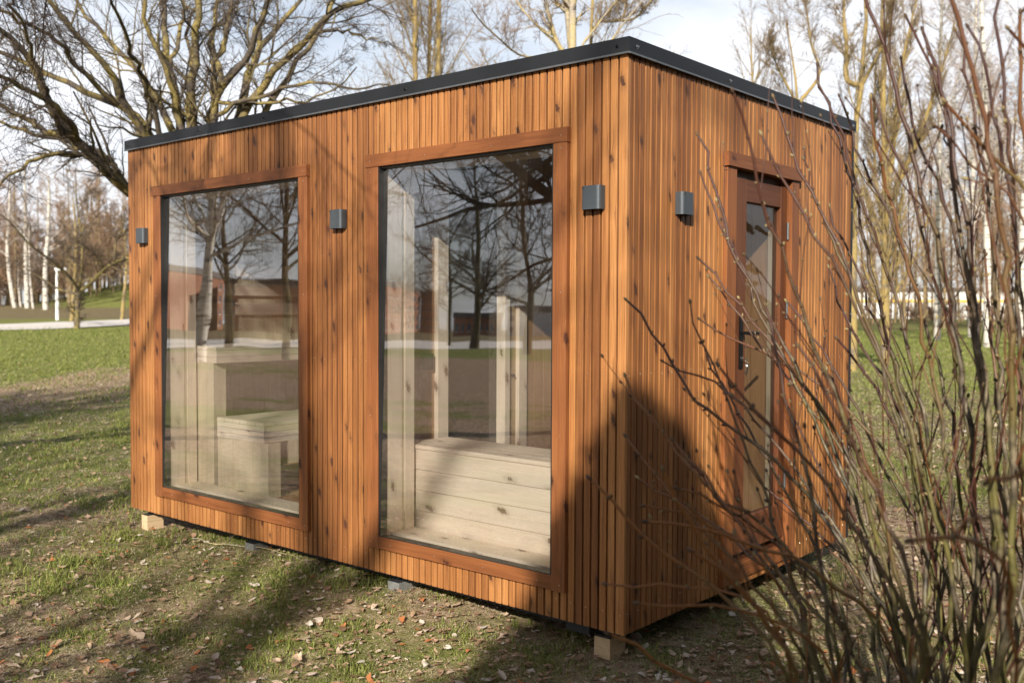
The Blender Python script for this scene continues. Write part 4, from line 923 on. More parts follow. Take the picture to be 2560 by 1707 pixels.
# far right: long white hall with a yellow band, seen between the shrub's stems
hb = ghit(2330, 782); hall = tag(empty('hall_building', (0, 0, 0)), 'long low white building with a yellow band far behind the shrub', 'building')
def facing_box(m, u0, u1, D, z0, z1, depth, mi=0, off=0.0, mirrored=False, axis='x'):
    f0 = refl if mirrored else at
    if isinstance(D, tuple):
        Da, ua, Db, ub = D; dist = lambda u: 1/(1/Da+(1/Db-1/Da)*(u-ua)/(ub-ua)); f = lambda u, v, o_: f0(u, v, dist(u)+o_); D = 0
    else: f = f0
    a = f(u0, 768, D-off)[:2] if not mirrored else f(u0, 838, D-off)[:2]; b = f(u1, 768, D-off)[:2] if not mirrored else f(u1, 838, D-off)[:2]
    o = (CMIR if mirrored else CAM)[:2]; t_ = (b-a)/np.linalg.norm(b-a); nrm = np.array([-t_[1], t_[0]])
    if np.dot(nrm, (a+b)/2-o) < 0: nrm = -nrm
    c = [a, b, b+nrm*depth, a+nrm*depth]; b0 = len(m.v); tn = random.random()
    for z in (z0, z1):
        for q in c: m.v.append((q[0], q[1], z)); m.g.append((0, 0, 0)); m.t.append(tn)
    for q in ([0, 1, 5, 4], [1, 2, 6, 5], [2, 3, 7, 6], [3, 0, 4, 7], [4, 5, 6, 7], [3, 2, 1, 0]): m.face([b0+i for i in q], mi)
M_HALL = simple('white_render', (.60, .60, .59), .8, 0, .04, 1); M_YEL = simple('yellow_paint', (.75, .47, .03), .6, 0, .08, 2); M_BRICK = simple('orange_brick', (.25, .105, .058), .85, 0, .15, 1.5)
M_BRICK2 = simple('brown_brick', (.33, .13, .07), .85, 0, .2, 1.5); M_ROOF = simple('dark_roofing', (.10, .085, .08), .7, 0, .2, .5); M_WIN = simple('dark_window_glass', (.10, .12, .15), .12, 0, .3, .7); M_WFR = simple('window_frame_white', (.7, .7, .68), .6, 0, .05)
m = MB(); facing_box(m, 2080, 3300, 170, -.3, 4.2, 18); m.build('wall', M_HALL, hall)
m = MB(); facing_box(m, 2078, 3302, 170, 2.45, 2.75, 1, off=.15); m.build('yellow_band', M_YEL, hall)
m = MB(); facing_box(m, 2076, 3306, 170, 4.21, 4.7, 19, off=.4); m.build('roof', M_ROOF, hall)
for k in range(9):
    m = MB(); facing_box(m, 2120+k*120, 2175+k*120, 170, .4, 1.8, .2, off=.08); m.build('window', M_WIN, hall)

# buildings across the road behind the photographer, mirrored in the windows
def block_of_flats(u0, u1, D, h, rows, cols, wallm, label, seed=0, win_w=.5):
    r = tag(empty('apartment_building', (0, 0, 0)), label, 'building', 'buildings mirrored in the panes')
    m = MB(); facing_box(m, u0, u1, D, GZ-.5, h, 16, mirrored=True); m.build('wall', wallm, r)
    m = MB(); facing_box(m, u0-2, u1+2, D, h+.01, h+1.3, 17, off=.6, mirrored=True); m.build('roof', M_ROOF, r)
    fh = (h-.6)/rows
    for i in range(rows):
        for j in range(cols):
            c = u0+(u1-u0)*(j+.5)/cols; w_ = (u1-u0)/cols*win_w/2
            m = MB(); facing_box(m, c-w_, c+w_, D, .8+i*fh, .8+i*fh+fh*.5, .3, off=.12, mirrored=True); wn = m.build('window', M_WIN, r)
            m = MB(); facing_box(m, c-w_*1.12, c+w_*1.12, D, .8+i*fh-.12, .8+i*fh-.01, .3, off=.2, mirrored=True); m.build('sill', M_WFR, wn)
block_of_flats(300, 560, (175, 300, 225, 560), 10.8, 4, 12, M_BRICK, 'orange brick apartment block with white sills mirrored in the smaller window')
block_of_flats(566, 860, 205, 9.0, 4, 12, M_BRICK2, 'brown brick apartment block with dark roof mirrored beside the orange one')
block_of_flats(930, 1050, (240, 930, 300, 1050), 12.0, 4, 12, M_BRICK, 'orange brick office block mirrored in the larger window')
block_of_flats(1053, 1098, 300, 11.5, 4, 4, M_BRICK2, 'shaded brown end wing joined to the mirrored orange office block')
block_of_flats(1130, 1260, 240, 4.2, 1, 8, M_BRICK2, 'low brown building mirrored to the right of the orange office block')
block_of_flats(1275, 1560, 230, 5.5, 2, 14, M_HALL, 'low white building mirrored at the right side of the larger window')

# trees on that side
def rconv_tree(name, label, mat, u, D, H, r0, levels, seed, spread=.0, crown0=.25, sides=5, twig=.01, group='trees mirrored in the panes', pos=None, nstem=1, lean=(0, 0), cap=60000, cat='tree'):
    rg = np.random.default_rng(seed); p = refl(u, 838, D) if pos is None else np.array(pos, float)
    b = np.array([p[0], p[1], float(gz(p[0], p[1]))]); root = tag(empty(name, tuple(b)), label, cat, group)
    P = grow(b[None]-[[0, 0, .2]], np.array([[lean[0], lean[1], 1.0]]), np.array([H*1.0]), 12, .035, .05, rg); Rr = taper(np.array([r0]), 13, .15)
    B = Bush(); B.add(P, Rr, 10); B.build('trunk', mat, root, origin=b, radscale=.06)
    B = Bush(); crown(B, P, Rr, levels, (6, 4, 3, 3), rmin=twig, rg=rg, cap=cap); B.build('crown', mat, root, origin=b, radscale=.06)
    return root
WID = [(24, .2, .98, 55, .35, .6, .45, 9, .12, .03, .25), (11, .12, 1, 45, .3, .55, .5, 6, .15, .0, .35), (8, .1, 1, 42, .35, .65, .6, 5, .18, -.02, .4), (4, .15, 1, 42, .4, .8, .7, 3, .2, -.05, .5)]
DRO = [(26, .18, .98, 48, .25, .45, .4, 9, .1, .03, .25), (10, .12, 1, 45, .3, .55, .5, 6, .12, -.05, .35), (8, .1, 1, 42, .4, .8, .6, 6, .1, -.14, .4)]
rconv_tree('birch_tree', 'thick white birch mirrored at the left of the smaller window', B_BIRCH, 502, 37, 17, .24, DRO, 90, twig=.006)
rconv_tree('bare_tree', 'bare tree by the mirrored path right of the thick birch', B_DARK, 574, 59, 14, .22, WID[:3], 91, twig=.010)
rconv_tree('bare_tree', 'dark bare tree mirrored at the right of the smaller window', B_DARK, 722, 40, 15, .20, WID[:3], 92, twig=.008)
rconv_tree('bare_tree', 'bare tree on the mirrored lawn in the middle of the larger window', B_DARK, 1186, 74, 15, .33, WID[:3], 93, twig=.012)
rconv_tree('bare_tree', 'thin bare tree mirrored left of the lawn tree in the larger window', B_DARK, 1120, 88, 11, .18, WID[:3], 94, twig=.012)
rconv_tree('bare_tree', 'dark bare tree mirrored right of the lawn tree in the larger window', B_DARK, 1320, 62, 13, .26, WID[:3], 95, twig=.010)
rconv_tree('bare_tree', 'bare tree mirrored in front of the orange office block', B_DARK, 1010, 120, 8, .15, WID[:2], 97, twig=.02)
rconv_tree('overhanging_tree', 'near bare tree whose dense twigs fill the top of the larger window reflection', B_DARK, 0, 0, 10.5, .30, WID, 96, pos=(-5.6, -8.6, 0), twig=.0042, cap=70000, lean=(-.02, .06))

oh = bpy.data.objects['overhanging_tree']; ob = np.array(oh.location); rl = np.random.default_rng(8); B = Bush(); PP = []; RR_ = []
for pts, r0, r1 in (([(-5.6, -8.6, 3.2), (-4.6, -6.8, 4.3), (-3.4, -5.0, 4.9), (-2.2, -3.4, 4.6), (-1.6, -2.4, 4.1)], .10, .02), ([(-4.6, -6.8, 4.3), (-4.4, -5.0, 4.8), (-4.3, -3.2, 4.7), (-4.5, -1.4, 4.2), (-4.9, .2, 3.7)], .06, .012),
        ([(-5.6, -8.6, 4.4), (-6.2, -6.4, 5.4), (-6.6, -3.8, 5.6), (-6.4, -1.2, 5.0), (-6.3, .6, 4.3)], .09, .015), ([(-3.4, -5.0, 4.9), (-2.6, -4.6, 5.6), (-1.2, -4.2, 6.1), (.2, -4.4, 6.2)], .05, .012)):
    q = resample(pts, 14); q[1:-1] += rl.normal(0, .05, (12, 3)); PP.append(q); RR_.append(np.linspace(r0, r1, 14))
PP = np.array(PP); RR_ = np.array(RR_); B.add(PP, RR_, 7); crown(B, PP, RR_, [(16, .2, 1, 45, .18, .45, .4, 8, .12, -.03, .3), (9, .1, 1, 42, .3, .6, .5, 6, .14, -.06, .35), (7, .1, 1, 40, .4, .7, .6, 5, .14, -.08, .5)], rg=rl, rmin=.0022)
B.build('limbs', B_DARK, oh, origin=ob, radscale=.06)

# trees between the sun and the cabin: their soft shadows cross the facade and the lawn
SH = [(13, .25, .98, 52, .35, .6, .5, 9, .1, .03, .3), (8, .12, 1, 45, .3, .55, .5, 6, .13, .0, .35), (6, .12, 1, 42, .35, .65, .6, 4, .16, -.02, .4)]
GS = 'trees behind the photographer'
rconv_tree('bare_tree', 'bare tree behind the photographer shading the facade between the windows', B_BIG, 0, 0, 14, .26, SH, 111, pos=(7.1, -15.6, 0), twig=.006, group=GS)
rconv_tree('bare_tree', 'bare tree behind the photographer shading the left end of the cabin', B_BIG, 0, 0, 13, .20, SH, 102, pos=(1.6, -13.0, 0), twig=.006, group=GS)
rconv_tree('bare_tree', 'bare tree farther behind the photographer shading the door side', B_BIG, 0, 0, 16, .32, SH, 103, pos=(15.5, -19.0, 0), twig=.006, group=GS)
# dense young spruce whose pointed shadow falls on the corner
rs = np.random.default_rng(5); sp = np.array([9.0*math.sin(SUN_AZ)+.09*math.cos(SUN_AZ), -9.0*math.cos(SUN_AZ)+.09*math.sin(SUN_AZ), 0]); sp[2] = gz(sp[0], sp[1])
spr = tag(empty('spruce_tree', tuple(sp)), 'dense green spruce behind the photographer shading the near corner', 'tree', GS)
HS = 5.62; m = MB(); m.prism([(.09*math.cos(k*.785), .09*math.sin(k*.785)) for k in range(8)], 'z', -.1, HS*.8); m.build('trunk', B_DARK, spr)
nb = 900; hh = HS*(1-rs.random(nb)**.75*.97); az_ = rs.uniform(0, 6.283, nb); ln = np.clip((HS-hh)*.60+.06, .08, 2.3)*rs.uniform(.8, 1.08, nb)
P = grow(np.stack([0*hh, 0*hh, hh*.98], 1), np.stack([np.cos(az_), np.sin(az_), np.full(nb, -.05)], 1), ln, 6, .06, -.03, rs); Rr = taper(np.full(nb, .015), 7, .3)
B = Bush(); B.add(P, Rr, 3); B.build('branches', B_DARK, spr)
vv = []; ff_ = []
for l in range(12):
    for q in range(14):
        rr_ = (.015+l*(HS-.4)/11*.60)*rs.uniform(.8, 1.0); vv.append((rr_*math.cos(q*.4488+l*.2), rr_*math.sin(q*.4488+l*.2), HS-.10-l*(HS-.4)/11+rs.normal(0, .04)))
for l in range(11):
    for q in range(14): ff_ += [l*14+q, l*14+(q+1) % 14, (l+1)*14+(q+1) % 14, (l+1)*14+q]
M_NEED = leafmat('spruce_needles', [(.02, .045, .018), (.04, .085, .03)], .6)
pyramesh('opaque_shadow_core', vv, ff_, [4]*154, M_NEED, spr, False, dict(tone=rs.random(168)))  # opaque cone added inside the crown so that its shadow falls solid
k = 330; bi = rs.integers(0, nb, nb*k//3); tq = rs.uniform(.1, 1, len(bi))*6; ii = np.minimum(tq.astype(int), 5); ff = (tq-ii)[:, None]
p = P[bi, ii]*(1-ff)+P[bi, ii+1]*ff; d = norm(P[bi, ii+1]-P[bi, ii]+rs.normal(0, .75, (len(bi), 3))*[1, 1, .5]); ln = rs.uniform(.08, .20, len(bi))[:, None]; sd_ = norm(np.cross(d, rs.normal(0, 1, d.shape)))*.030
V = np.stack([p-sd_, p+sd_, p+d*ln+sd_*.5, p+d*ln-sd_*.5], 1).reshape(-1, 3)
pyramesh('needles', V, np.arange(len(V)), np.full(len(V)//4, 4), M_NEED, spr, False, dict(tone=np.repeat(rs.random(len(V)//4), 4)))

# unseen evergreens added right of the view to block sky light on the door wall
def copy_tree(o, parent=None):
    c = o.copy(); sc.collection.objects.link(c); c.parent = parent
    for ch in list(o.children): copy_tree(ch, c)
    return c
for k_, (x_, y_, s_, lb) in enumerate(((7.6, -2.6, 1.25, 'nearest'), (8.6, .8, 1.45, 'second'), (8.2, 4.4, 1.35, 'third'), (9.4, 8.2, 1.6, 'fourth'), (10.5, 12.5, 1.7, 'farthest'))):
    c = copy_tree(spr); c.location = (x_, y_, float(gz(x_, y_))); c.scale = (s_*1.1, s_*1.1, s_); c.rotation_euler = (0, 0, k_*1.3)
    c['label'] = 'unseen dense spruce added right of the door wall to block sky light, %s from the photographer' % lb; c['group'] = 'unseen spruces added to block sky light'

# ================================================================== FOREGROUND SHRUB
def canemat():
    m, t, b = newmat('shrub_bark'); L = t.links; a = nd(t, 'ShaderNodeAttribute', attribute_name='tip'); tn = nd(t, 'ShaderNodeAttribute', attribute_name='tone')
    tc = nd(t, 'ShaderNodeTexCoord'); n = nd(t, 'ShaderNodeTexNoise', i_Scale=22.0, i_Detail=5.0, i_Roughness=.65); L.new(tc.outputs['Object'], n.inputs['Vector'])
    n2 = nd(t, 'ShaderNodeTexNoise', i_Scale=5.0, i_Detail=3.0); L.new(tc.outputs['Object'], n2.inputs['Vector'])
    grey = ramp(t, n.outputs['Fac'], [(.34, (.025, .020, .013)), (.5, (.085, .066, .042)), (.66, (.20, .16, .105))])
    olive = ramp(t, n.outputs['Fac'], [(.3, (.05, .045, .012)), (.7, (.14, .12, .035))])
    old = mixc(t, ramp(t, n2.outputs['Fac'], [(.42, 0.0), (.58, 1.0)]), grey, olive)
    red = mixc(t, tn.outputs['Fac'], (.045, .014, .011), (.24, .095, .024))
    f = ramp(t, math_(t, 'ADD', a.outputs['Fac'], math_(t, 'MULTIPLY', math_(t, 'SUBTRACT', n2.outputs['Fac'], .5), .3)), [(.55, 0.0), (.90, 1.0)])
    L.new(mixc(t, f, old, red), b.inputs['Base Color']); b.inputs['Roughness'].default_value = .48; b.inputs['Specular IOR Level'].default_value = .4
    bump(t, b, n.outputs['Fac'], .5, .004); return m
M_CANE = canemat()
def s3(L_): return [(1660+x*.38265, y*.38265) for x, y in L_]
def s9(L_): return [(1960+x*.31883, y*.31883) for x, y in L_]
canes = [  # pixel path tip -> base, tip radius mm, base radius mm, depth tip, depth base, tone(red 0..orange 1)
 ([(1569, 753), (1653, 869), (1731, 1002), (1815, 1058), (1940, 1150), (2050, 1280), (2150, 1420), (2260, 1600)], 2.2, 9, 2.9, 2.7, .15),
 ([(1565, 945), (1597, 1010), (1640, 1068), (1700, 1150), (1770, 1215), (1900, 1300), (2010, 1410), (2120, 1560)], 2, 8, 2.6, 2.5, .7),
 ([(1567, 1095), (1612, 1165), (1690, 1250), (1780, 1350), (1900, 1470), (2010, 1620)], 2, 7, 2.5, 2.4, .6),
 ([(1478, 1200), (1531, 1262), (1556, 1283), (1590, 1330), (1680, 1404), (1755, 1450), (1850, 1530), (1950, 1620)], 2.2, 7, 2.2, 2.2, .95),
 ([(1527, 1586), (1570, 1610), (1650, 1655), (1760, 1707), (1880, 1790)], 2.2, 5, 2.0, 2.1, .95),
 ([(1620, 1304), (1700, 1310), (1790, 1335), (1900, 1350), (2050, 1420), (2200, 1560)], 2.2, 7, 2.1, 2.3, 1.0),
 ([(1694, 1221), (1790, 1245), (1870, 1300), (1990, 1400), (2100, 1530)], 2, 6, 2.5, 2.6, .7),
 ([(1732, 1379), (1800, 1420), (1860, 1465), (1905, 1520), (1960, 1610)], 2.6, 6, 1.9, 2.0, .9),
 ([(1660, 1180), (1700, 1290), (1790, 1400), (1860, 1470), (1920, 1560), (2000, 1700)], 2.2, 6, 1.9, 2.0, .95),
 ([(1520, 1460), (1600, 1470), (1780, 1468), (1850, 1480), (1960, 1560)], 1.8, 4, 2.2, 2.2, .8),
 ([(1600, 1508), (1720, 1503), (1840, 1515), (1960, 1560), (2100, 1650)], 1.8, 5, 2.0, 2.2, .9),
 ([(1613, 1265), (1660, 1262), (1740, 1290), (1830, 1340), (1930, 1420)], 1.6, 4, 2.3, 2.4, .8),
 ([(1746, 341), (1775, 421), (1790, 509), (1817, 574), (1870, 700), (1960, 860), (2060, 1050), (2140, 1250), (2230, 1500)], 2.2, 10, 3.0, 2.8, .05),
 ([(1752, 435), (1790, 540), (1850, 660), (1910, 800), (1990, 950), (2080, 1150), (2160, 1350), (2250, 1600)], 2, 9, 3.3, 3.0, .1),
 ([(1834, 234), (1866, 330), (1886, 400), (1910, 520), (1950, 640), (2020, 800), (2080, 960), (2150, 1180), (2220, 1450)], 2.2, 10, 2.5, 2.7, .1),
 ([(1935, 247), (1960, 330), (2000, 440), (2080, 560), (2120, 680), (2200, 900), (2270, 1150), (2330, 1450)], 2.2, 11, 2.9, 2.8, .1),
 ([(1905, 340), (1940, 420), (2000, 520), (2060, 620), (2130, 740), (2200, 870), (2290, 1100), (2370, 1400)], 2, 10, 2.6, 2.6, .1),
 (s9([(262, 530), (300, 660), (345, 800), (370, 1000), (470, 1200), (530, 1340), (560, 1568)])+[(2170, 640), (2230, 860), (2290, 1150), (2340, 1450)], 2.2, 11, 3.1, 3.0, .0),
 (s9([(275, 670), (325, 690), (380, 800), (430, 980), (480, 1140)])+[(2180, 560), (2240, 740), (2300, 980), (2360, 1300)], 2, 10, 3.0, 3.0, .1),
 (s9([(440, 770), (500, 900), (560, 1120), (610, 1300), (700, 1450)])+[(2230, 560), (2300, 760), (2370, 1000), (2420, 1400)], 2, 9, 3.2, 3.1, .05),
 (s9([(680, 780), (700, 1000), (710, 1180), (750, 1330), (820, 1500)])+[(2260, 620), (2320, 860), (2370, 1200), (2400, 1500)], 2.2, 9, 2.7, 2.8, .5),
 (s9([(630, -60), (680, 60), (715, 160), (740, 300), (800, 430), (830, 560), (900, 780), (960, 1020), (1040, 1220), (1100, 1500)])+[(2333, 600), (2390, 820), (2420, 1050), (2450, 1400)], 3, 13, 2.8, 2.7, .1),
 (s9([(920, 480), (940, 620), (960, 780), (1000, 960), (1080, 1180), (1160, 1360), (1260, 1560)])+[(2400, 640), (2450, 860), (2480, 1150), (2500, 1500)], 2.2, 10, 2.9, 2.9, .05),
 (s9([(700, 770), (760, 920), (840, 1100), (910, 1290), (1000, 1500)])+[(2310, 600), (2370, 800), (2420, 1100), (2440, 1500)], 2, 9, 3.0, 3.0, .1),
 (s9([(960, 140), (1020, 210), (1090, 300), (1130, 430), (1180, 640), (1210, 740), (1270, 900), (1290, 1140), (1340, 1400)])+[(2400, 560), (2430, 700), (2450, 900), (2480, 1200), (2490, 1500)], 2, 14, 2.8, 2.6, .1),
 (s9([(1090, 250), (1150, 330), (1210, 540), (1240, 700), (1280, 850), (1310, 1100), (1380, 1400), (1400, 1560)])+[(2430, 640), (2450, 900), (2500, 1300)], 2.6, 15, 2.7, 2.6, .05),
 (s9([(1200, 1000), (1250, 1020), (1290, 1130), (1330, 1290)]), 1.6, 4, 2.8, 2.7, .1),
 (s9([(1290, -60), (1370, 120), (1410, 340), (1500, 540), (1550, 760), (1640, 1090), (1660, 1300), (1690, 1568)])+[(2520, 700), (2530, 1000), (2540, 1500)], 3, 13, 2.3, 2.4, .35),
 (s9([(1450, 225), (1540, 340), (1570, 520), (1600, 680), (1650, 890), (1690, 1100), (1760, 1330), (1790, 1500)])+[(2545, 700), (2560, 1000), (2575, 1500)], 2.2, 11, 2.7, 2.7, .0),
 (s9([(1350, 250), (1390, 370), (1430, 560), (1480, 800), (1500, 1000), (1520, 1200), (1590, 1500)])+[(2480, 640), (2500, 900), (2520, 1400)], 2.2, 10, 2.9, 2.8, .1),
 (s9([(1690, -30), (1670, 130), (1700, 280), (1720, 560), (1730, 800), (1760, 1080), (1800, 1400), (1800, 1560)])+[(2550, 700), (2590, 1100), (2600, 1500)], 2.4, 12, 2.8, 2.8, .05),
 (s9([(1850, 120), (1850, 300), (1840, 600), (1860, 900), (1900, 1200)])+[(2590, 600), (2610, 1000), (2640, 1500)], 2.6, 10, 2.6, 2.7, .6),
 (s9([(1770, 240), (1850, 340), (1950, 480)])+[(2650, 300), (2750, 600)], 2, 6, 2.4, 2.5, .2),
 (s9([(1270, 810), (1330, 890), (1500, 1080), (1650, 1250), (1800, 1370), (1900, 1480)])+[(2650, 600), (2760, 900)], 2, 8, 2.3, 2.5, .5),
 (s9([(1200, 1000), (1340, 1160), (1430, 1280), (1600, 1400), (1800, 1560)])+[(2620, 640), (2720, 900), (2760, 1300)], 1.6, 7, 2.5, 2.7, .3),
 (s9([(1450, 1410), (1620, 1400), (1800, 1450), (1900, 1500)])+[(2640, 520)], 1.4, 3, 2.4, 2.4, .3),
 ([(2284, 1350), (2340, 1344), (2400, 1343), (2470, 1346), (2540, 1370)], 2.2, 4, 1.5, 1.6, .9),
 ([(2395, 1330), (2420, 1295), (2450, 1282), (2500, 1284)], 2, 3, 1.5, 1.5, .9),
 ([(2470, 1200), (2520, 1190), (2570, 1188), (2640, 1200)], 2, 3.5, 1.4, 1.4, .9),
 ([(1660, 905), (1730, 925), (1800, 960), (1900, 1060), (2000, 1180), (2110, 1340), (2220, 1540)], 1.8, 8, 3.1, 2.9, .3),
 ([(1752, 800), (1830, 850), (1930, 890), (2010, 935), (2110, 1010), (2220, 1130), (2330, 1330), (2400, 1560)], 1.8, 9, 3.2, 3.0, .3),
 ([(1750, 650), (1800, 700), (1870, 790), (1960, 900), (2050, 1020), (2160, 1200), (2260, 1420), (2320, 1600)], 2, 10, 2.9, 2.8, .2),
 ([(1775, 695), (1850, 790), (1940, 910), (2020, 1000), (2100, 1120), (2190, 1300), (2290, 1560)], 2, 9, 3.3, 3.1, .2),
 ([(1765, 880), (1790, 940), (1870, 1060), (1950, 1200), (2040, 1370), (2140, 1600)], 2, 8, 3.2, 3.0, .2),
 ([(2010, 400), (2030, 470), (2060, 560), (2130, 700)], 1.6, 5, 3.1, 3.0, .1),
 ([(2075, 520), (2110, 600), (2160, 730), (2230, 900), (2310, 1120), (2380, 1400)], 2, 9, 3.3, 3.2, .1),
]
rc = np.random.default_rng(3)
BASE = at(2350, 2000, 2.75)
for q in range(20):         # further stems of the same clump, seen lower down between the traced ones
    xb = rc.uniform(1980, 2680); dpt = rc.uniform(2.0, 3.5); top = rc.uniform(520, 1250); lean_ = rc.uniform(60, 560)*(1 if xb < 2500 else .3)
    pts = [(xb-lean_*((1-s)**1.4)-0*s+rc.normal(0, 8), top+(1640-top)*s) for s in np.linspace(0, 1, 8)]
    canes.append((pts, rc.uniform(1.5, 2.4), rc.uniform(7, 13), dpt+rc.uniform(-.1, .35), dpt, rc.uniform(0, .6)))
shrub = tag(empty('willow_shrub', (BASE[0], BASE[1], float(gz(BASE[0], BASE[1])))), 'many-stemmed leafless shrub with red-brown budding twigs in the right foreground', 'shrub')
org = np.array([BASE[0], BASE[1], float(gz(BASE[0], BASE[1]))])
def budmesh(pos, dr, ln, wd):
    """spindle buds"""
    B = len(pos); d = norm(dr); ref = np.where(np.abs(d[:, 2:3]) > .8, [[1., 0, 0]], [[0, 0, 1.]]); U = norm(np.cross(d, ref)); W = np.cross(d, U)
    prof_ = [(0, .35), (.3, 1.0), (.65, .85), (1.0, .08)]; V = []
    for (tq, rr_) in prof_:
        for k in range(5):
            a = 6.2832*k/5; V.append(pos+d*(ln*tq)[:, None]+(U*math.cos(a)+W*math.sin(a))*(wd*rr_)[:, None])
    V = np.stack(V, 1); f = []
    for l in range(3):
        for k in range(5): f.append([l*5+k, l*5+(k+1) % 5, (l+1)*5+(k+1) % 5, (l+1)*5+k])
    F = (np.array(f)[None]+(np.arange(B)*20)[:, None, None]).reshape(-1, 4)
    return V.reshape(-1, 3), F
BUDS = []
for (pts, rt, rb, dt, db, tone) in canes:
    dt = min(dt, 3.6); m_ = len(pts); full = m_ > 4 and pts[-1][1] > 900
    q = [at(*p, dt+(db-dt)*(i/(m_-1))) for i, p in enumerate(pts)]
    if full:   # carry the stem down to the ground near the clump's foot
        e = q[-1]; foot = org+np.array([rc.normal(0, .28), rc.normal(0, .28), -.05]); vis = e+(e-q[-2])*.35
        foot = foot*.55+.45*np.array([vis[0], vis[1], org[2]-.05]); foot[2] = gz(foot[0], foot[1])-.05
        q += [e*.5+foot*.5+np.array([0, 0, .02]), foot]
    q = np.array(q[::-1]); L_all = np.linalg.norm(np.diff(q, axis=0), axis=1).sum(); n = int(np.clip(L_all/.055, 10, 46)); P = resample(q, n)
    P[1:-1] += rc.normal(0, .0048, (n-2, 3)); s = np.linspace(0, 1, n)
    Rd = (rb*.90+(rt*1.5-rb*.90)*s**.8)/1000; Rd = Rd*(1+.16*(np.arange(n) % 3 == 0)*rc.uniform(.3, 1, n))
    V, F, _ = tubes(P[None], Rd[None], 8); tipv = np.repeat(s, 8); Vs = [V]; Fs = [F]; Ts = [tipv if rb > 5 else tipv*.4+.6]; cnt = len(V)
    # side twigs
    kt = int(L_all*rc.uniform(2.0, 4.2)) if rb > 5 else int(L_all*2); tw_tips = []
    if kt:
        p, d, ln, r = spawn(P[None], Rd[None], kt, .22, .93, 30, .06, .26, .42, rc)
        d = norm(d+np.array([0, 0, .35])+.25*norm(P[-1]-P[0])); ln = np.clip(ln, .05, .42); r = np.clip(r, .0016, .0034)
        TP = grow(p, d, ln, 6, .07, .04, rc); TR = taper(r, 7, .6); V, F, _ = tubes(TP, TR, 5); Vs.append(V); Fs.append(F+cnt); cnt += len(V); Ts.append(np.full(len(V), .95)); tw_tips = TP
    stem = pyramesh('stem', np.vstack(Vs)-org, np.vstack(Fs).ravel(), np.full(sum(len(f) for f in Fs), 4), M_CANE, shrub, True, dict(tip=np.concatenate(Ts), tone=np.full(cnt, tone)))
    # buds: alternating along the young wood, one at each tip
    nb = int(L_all*.6/.05); i0 = np.clip((rc.uniform(.45, .99, nb)*(n-1)).astype(int), 1, n-2)
    tg = norm(P[i0+1]-P[i0-1]); sd2 = norm(np.cross(tg, rc.normal(0, 1, tg.shape))); pos = P[i0]+sd2*Rd[i0][:, None]*.7; dr_ = norm(tg*1.0+sd2*.75)
    pos = np.vstack([pos, P[-1:]]); dr_ = np.vstack([dr_, norm(P[-1:]-P[-2:-1])]); ln = np.append(rc.uniform(.006, .012, nb), .014); wd_ = np.append(rc.uniform(.0018, .0032, nb), .0036)
    if len(tw_tips):
        pos = np.vstack([pos, tw_tips[:, -1], tw_tips[:, 3], tw_tips[:, 4]]); dd_ = norm(tw_tips[:, -1]-tw_tips[:, -2]); kk = len(tw_tips)
        dr_ = np.vstack([dr_, dd_, norm(dd_+rc.normal(0, .6, dd_.shape)), norm(dd_+rc.normal(0, .6, dd_.shape))]); ln = np.concatenate([ln, rc.uniform(.008, .013, kk), rc.uniform(.006, .010, 2*kk)]); wd_ = np.concatenate([wd_, rc.uniform(.0024, .0036, kk), rc.uniform(.0016, .0026, 2*kk)])
    dcam = np.linalg.norm(pos-CAM, axis=1); pv = pos-CAM; zc = pv@fwd; uu_ = 1280+FPX*(pv@rgt)/zc; vv_ = 853.5-FPX*(pv@upv)/zc
    vis_ = (uu_ > 0) & (uu_ < 2560) & (vv_ > 0) & (vv_ < 1707)
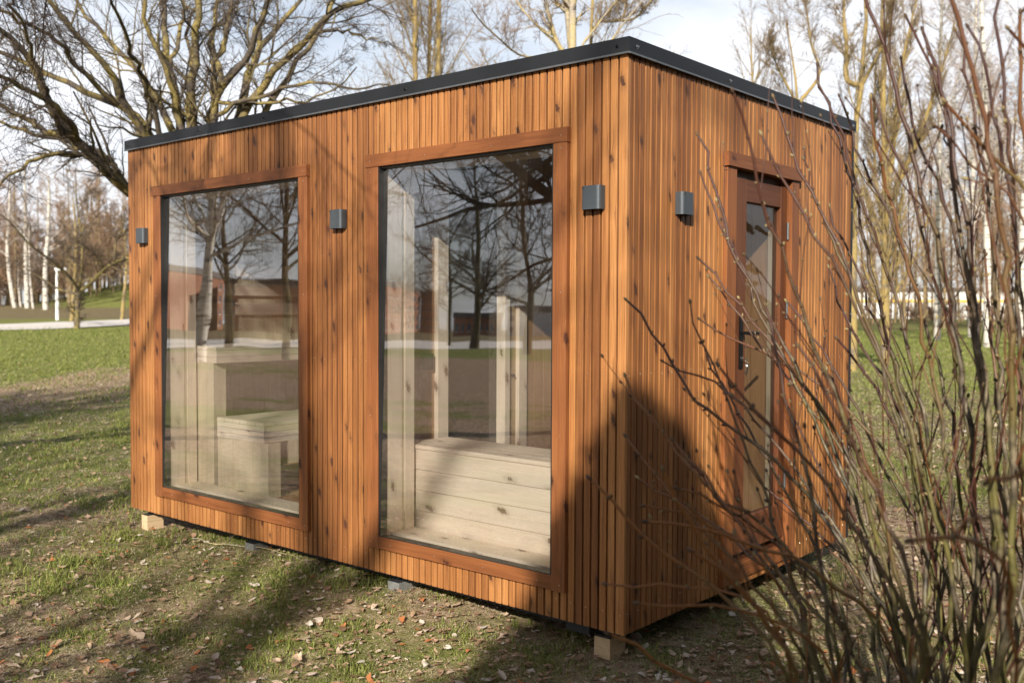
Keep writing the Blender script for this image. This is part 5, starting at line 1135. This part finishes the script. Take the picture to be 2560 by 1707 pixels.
    for q in range(len(pos)): BUDS.append((ln[q]/dcam[q]*(1 if vis_[q] else .01), pos[q], dr_[q], ln[q]*1.25, wd_[q]*1.35, stem))
BUDS.sort(key=lambda e: -e[0])
for e in BUDS[:100]:
    V, F = budmesh(e[1][None], e[2][None], np.array([e[3]]), np.array([e[4]])); V = V-org
    pyramesh('bud', V, F.ravel(), np.full(len(F), 4), M_BUD, e[5], True, dict(tone=np.full(20, rc.random())))
q_ = BUDS[100:]; V, F = budmesh(np.array([e[1] for e in q_]), np.array([e[2] for e in q_]), np.array([e[3] for e in q_]), np.array([e[4] for e in q_]))
tag(pyramesh('small_buds', V-org, F.ravel(), np.full(len(F), 4), M_BUD, shrub, True, dict(tone=np.repeat(rc.random(len(q_)), 20))), kind='stuff')

# fallen twigs on the grass below the smaller window
def fallen(name, pts, r, label, mat, seed):
    rg = np.random.default_rng(seed); q = np.array([ghit(*p) for p in pts]); q[:, 2] += .012; P = resample(q, 14); P[1:-1] += rg.normal(0, .008, (12, 3)); P[:, 2] = gz(P[:, 0], P[:, 1])+.012+np.abs(rg.normal(0, .008, 14))
    B = Bush(); Rr = np.linspace(r, r*.35, 14); B.add(P[None], Rr[None], 5); p, d, ln, rr_ = spawn(P[None], Rr[None], 7, .1, .9, 45, .1, .3, .6, rg); d[:, 2] = np.abs(d[:, 2])*.3
    T = grow(p, d, ln, 4, .15, -.02, rg); T[..., 2] = np.maximum(T[..., 2], gz(T[..., 0], T[..., 1])+.006); B.add(T, taper(rr_, 5, .4), 4)
    tag(B.build(name, mat, None, radscale=.004), label, 'twig', 'fallen twigs below the smaller window')
fallen('fallen_twig', [(480, 1352), (560, 1372), (680, 1382), (740, 1395), (775, 1430)], .0035, 'long thin grey twig lying on the grass nearest the cabin', B_PALE, 1)
fallen('fallen_twig', [(478, 1350), (440, 1385), (425, 1400), (460, 1425), (520, 1432), (640, 1440)], .0035, 'crooked brown twig curving through the grass below the smaller window', B_BIG, 2)
fallen('fallen_twig', [(260, 1372), (340, 1372), (420, 1376), (480, 1360)], .003, 'short thin twig lying left of the crooked one', B_BIG, 3)
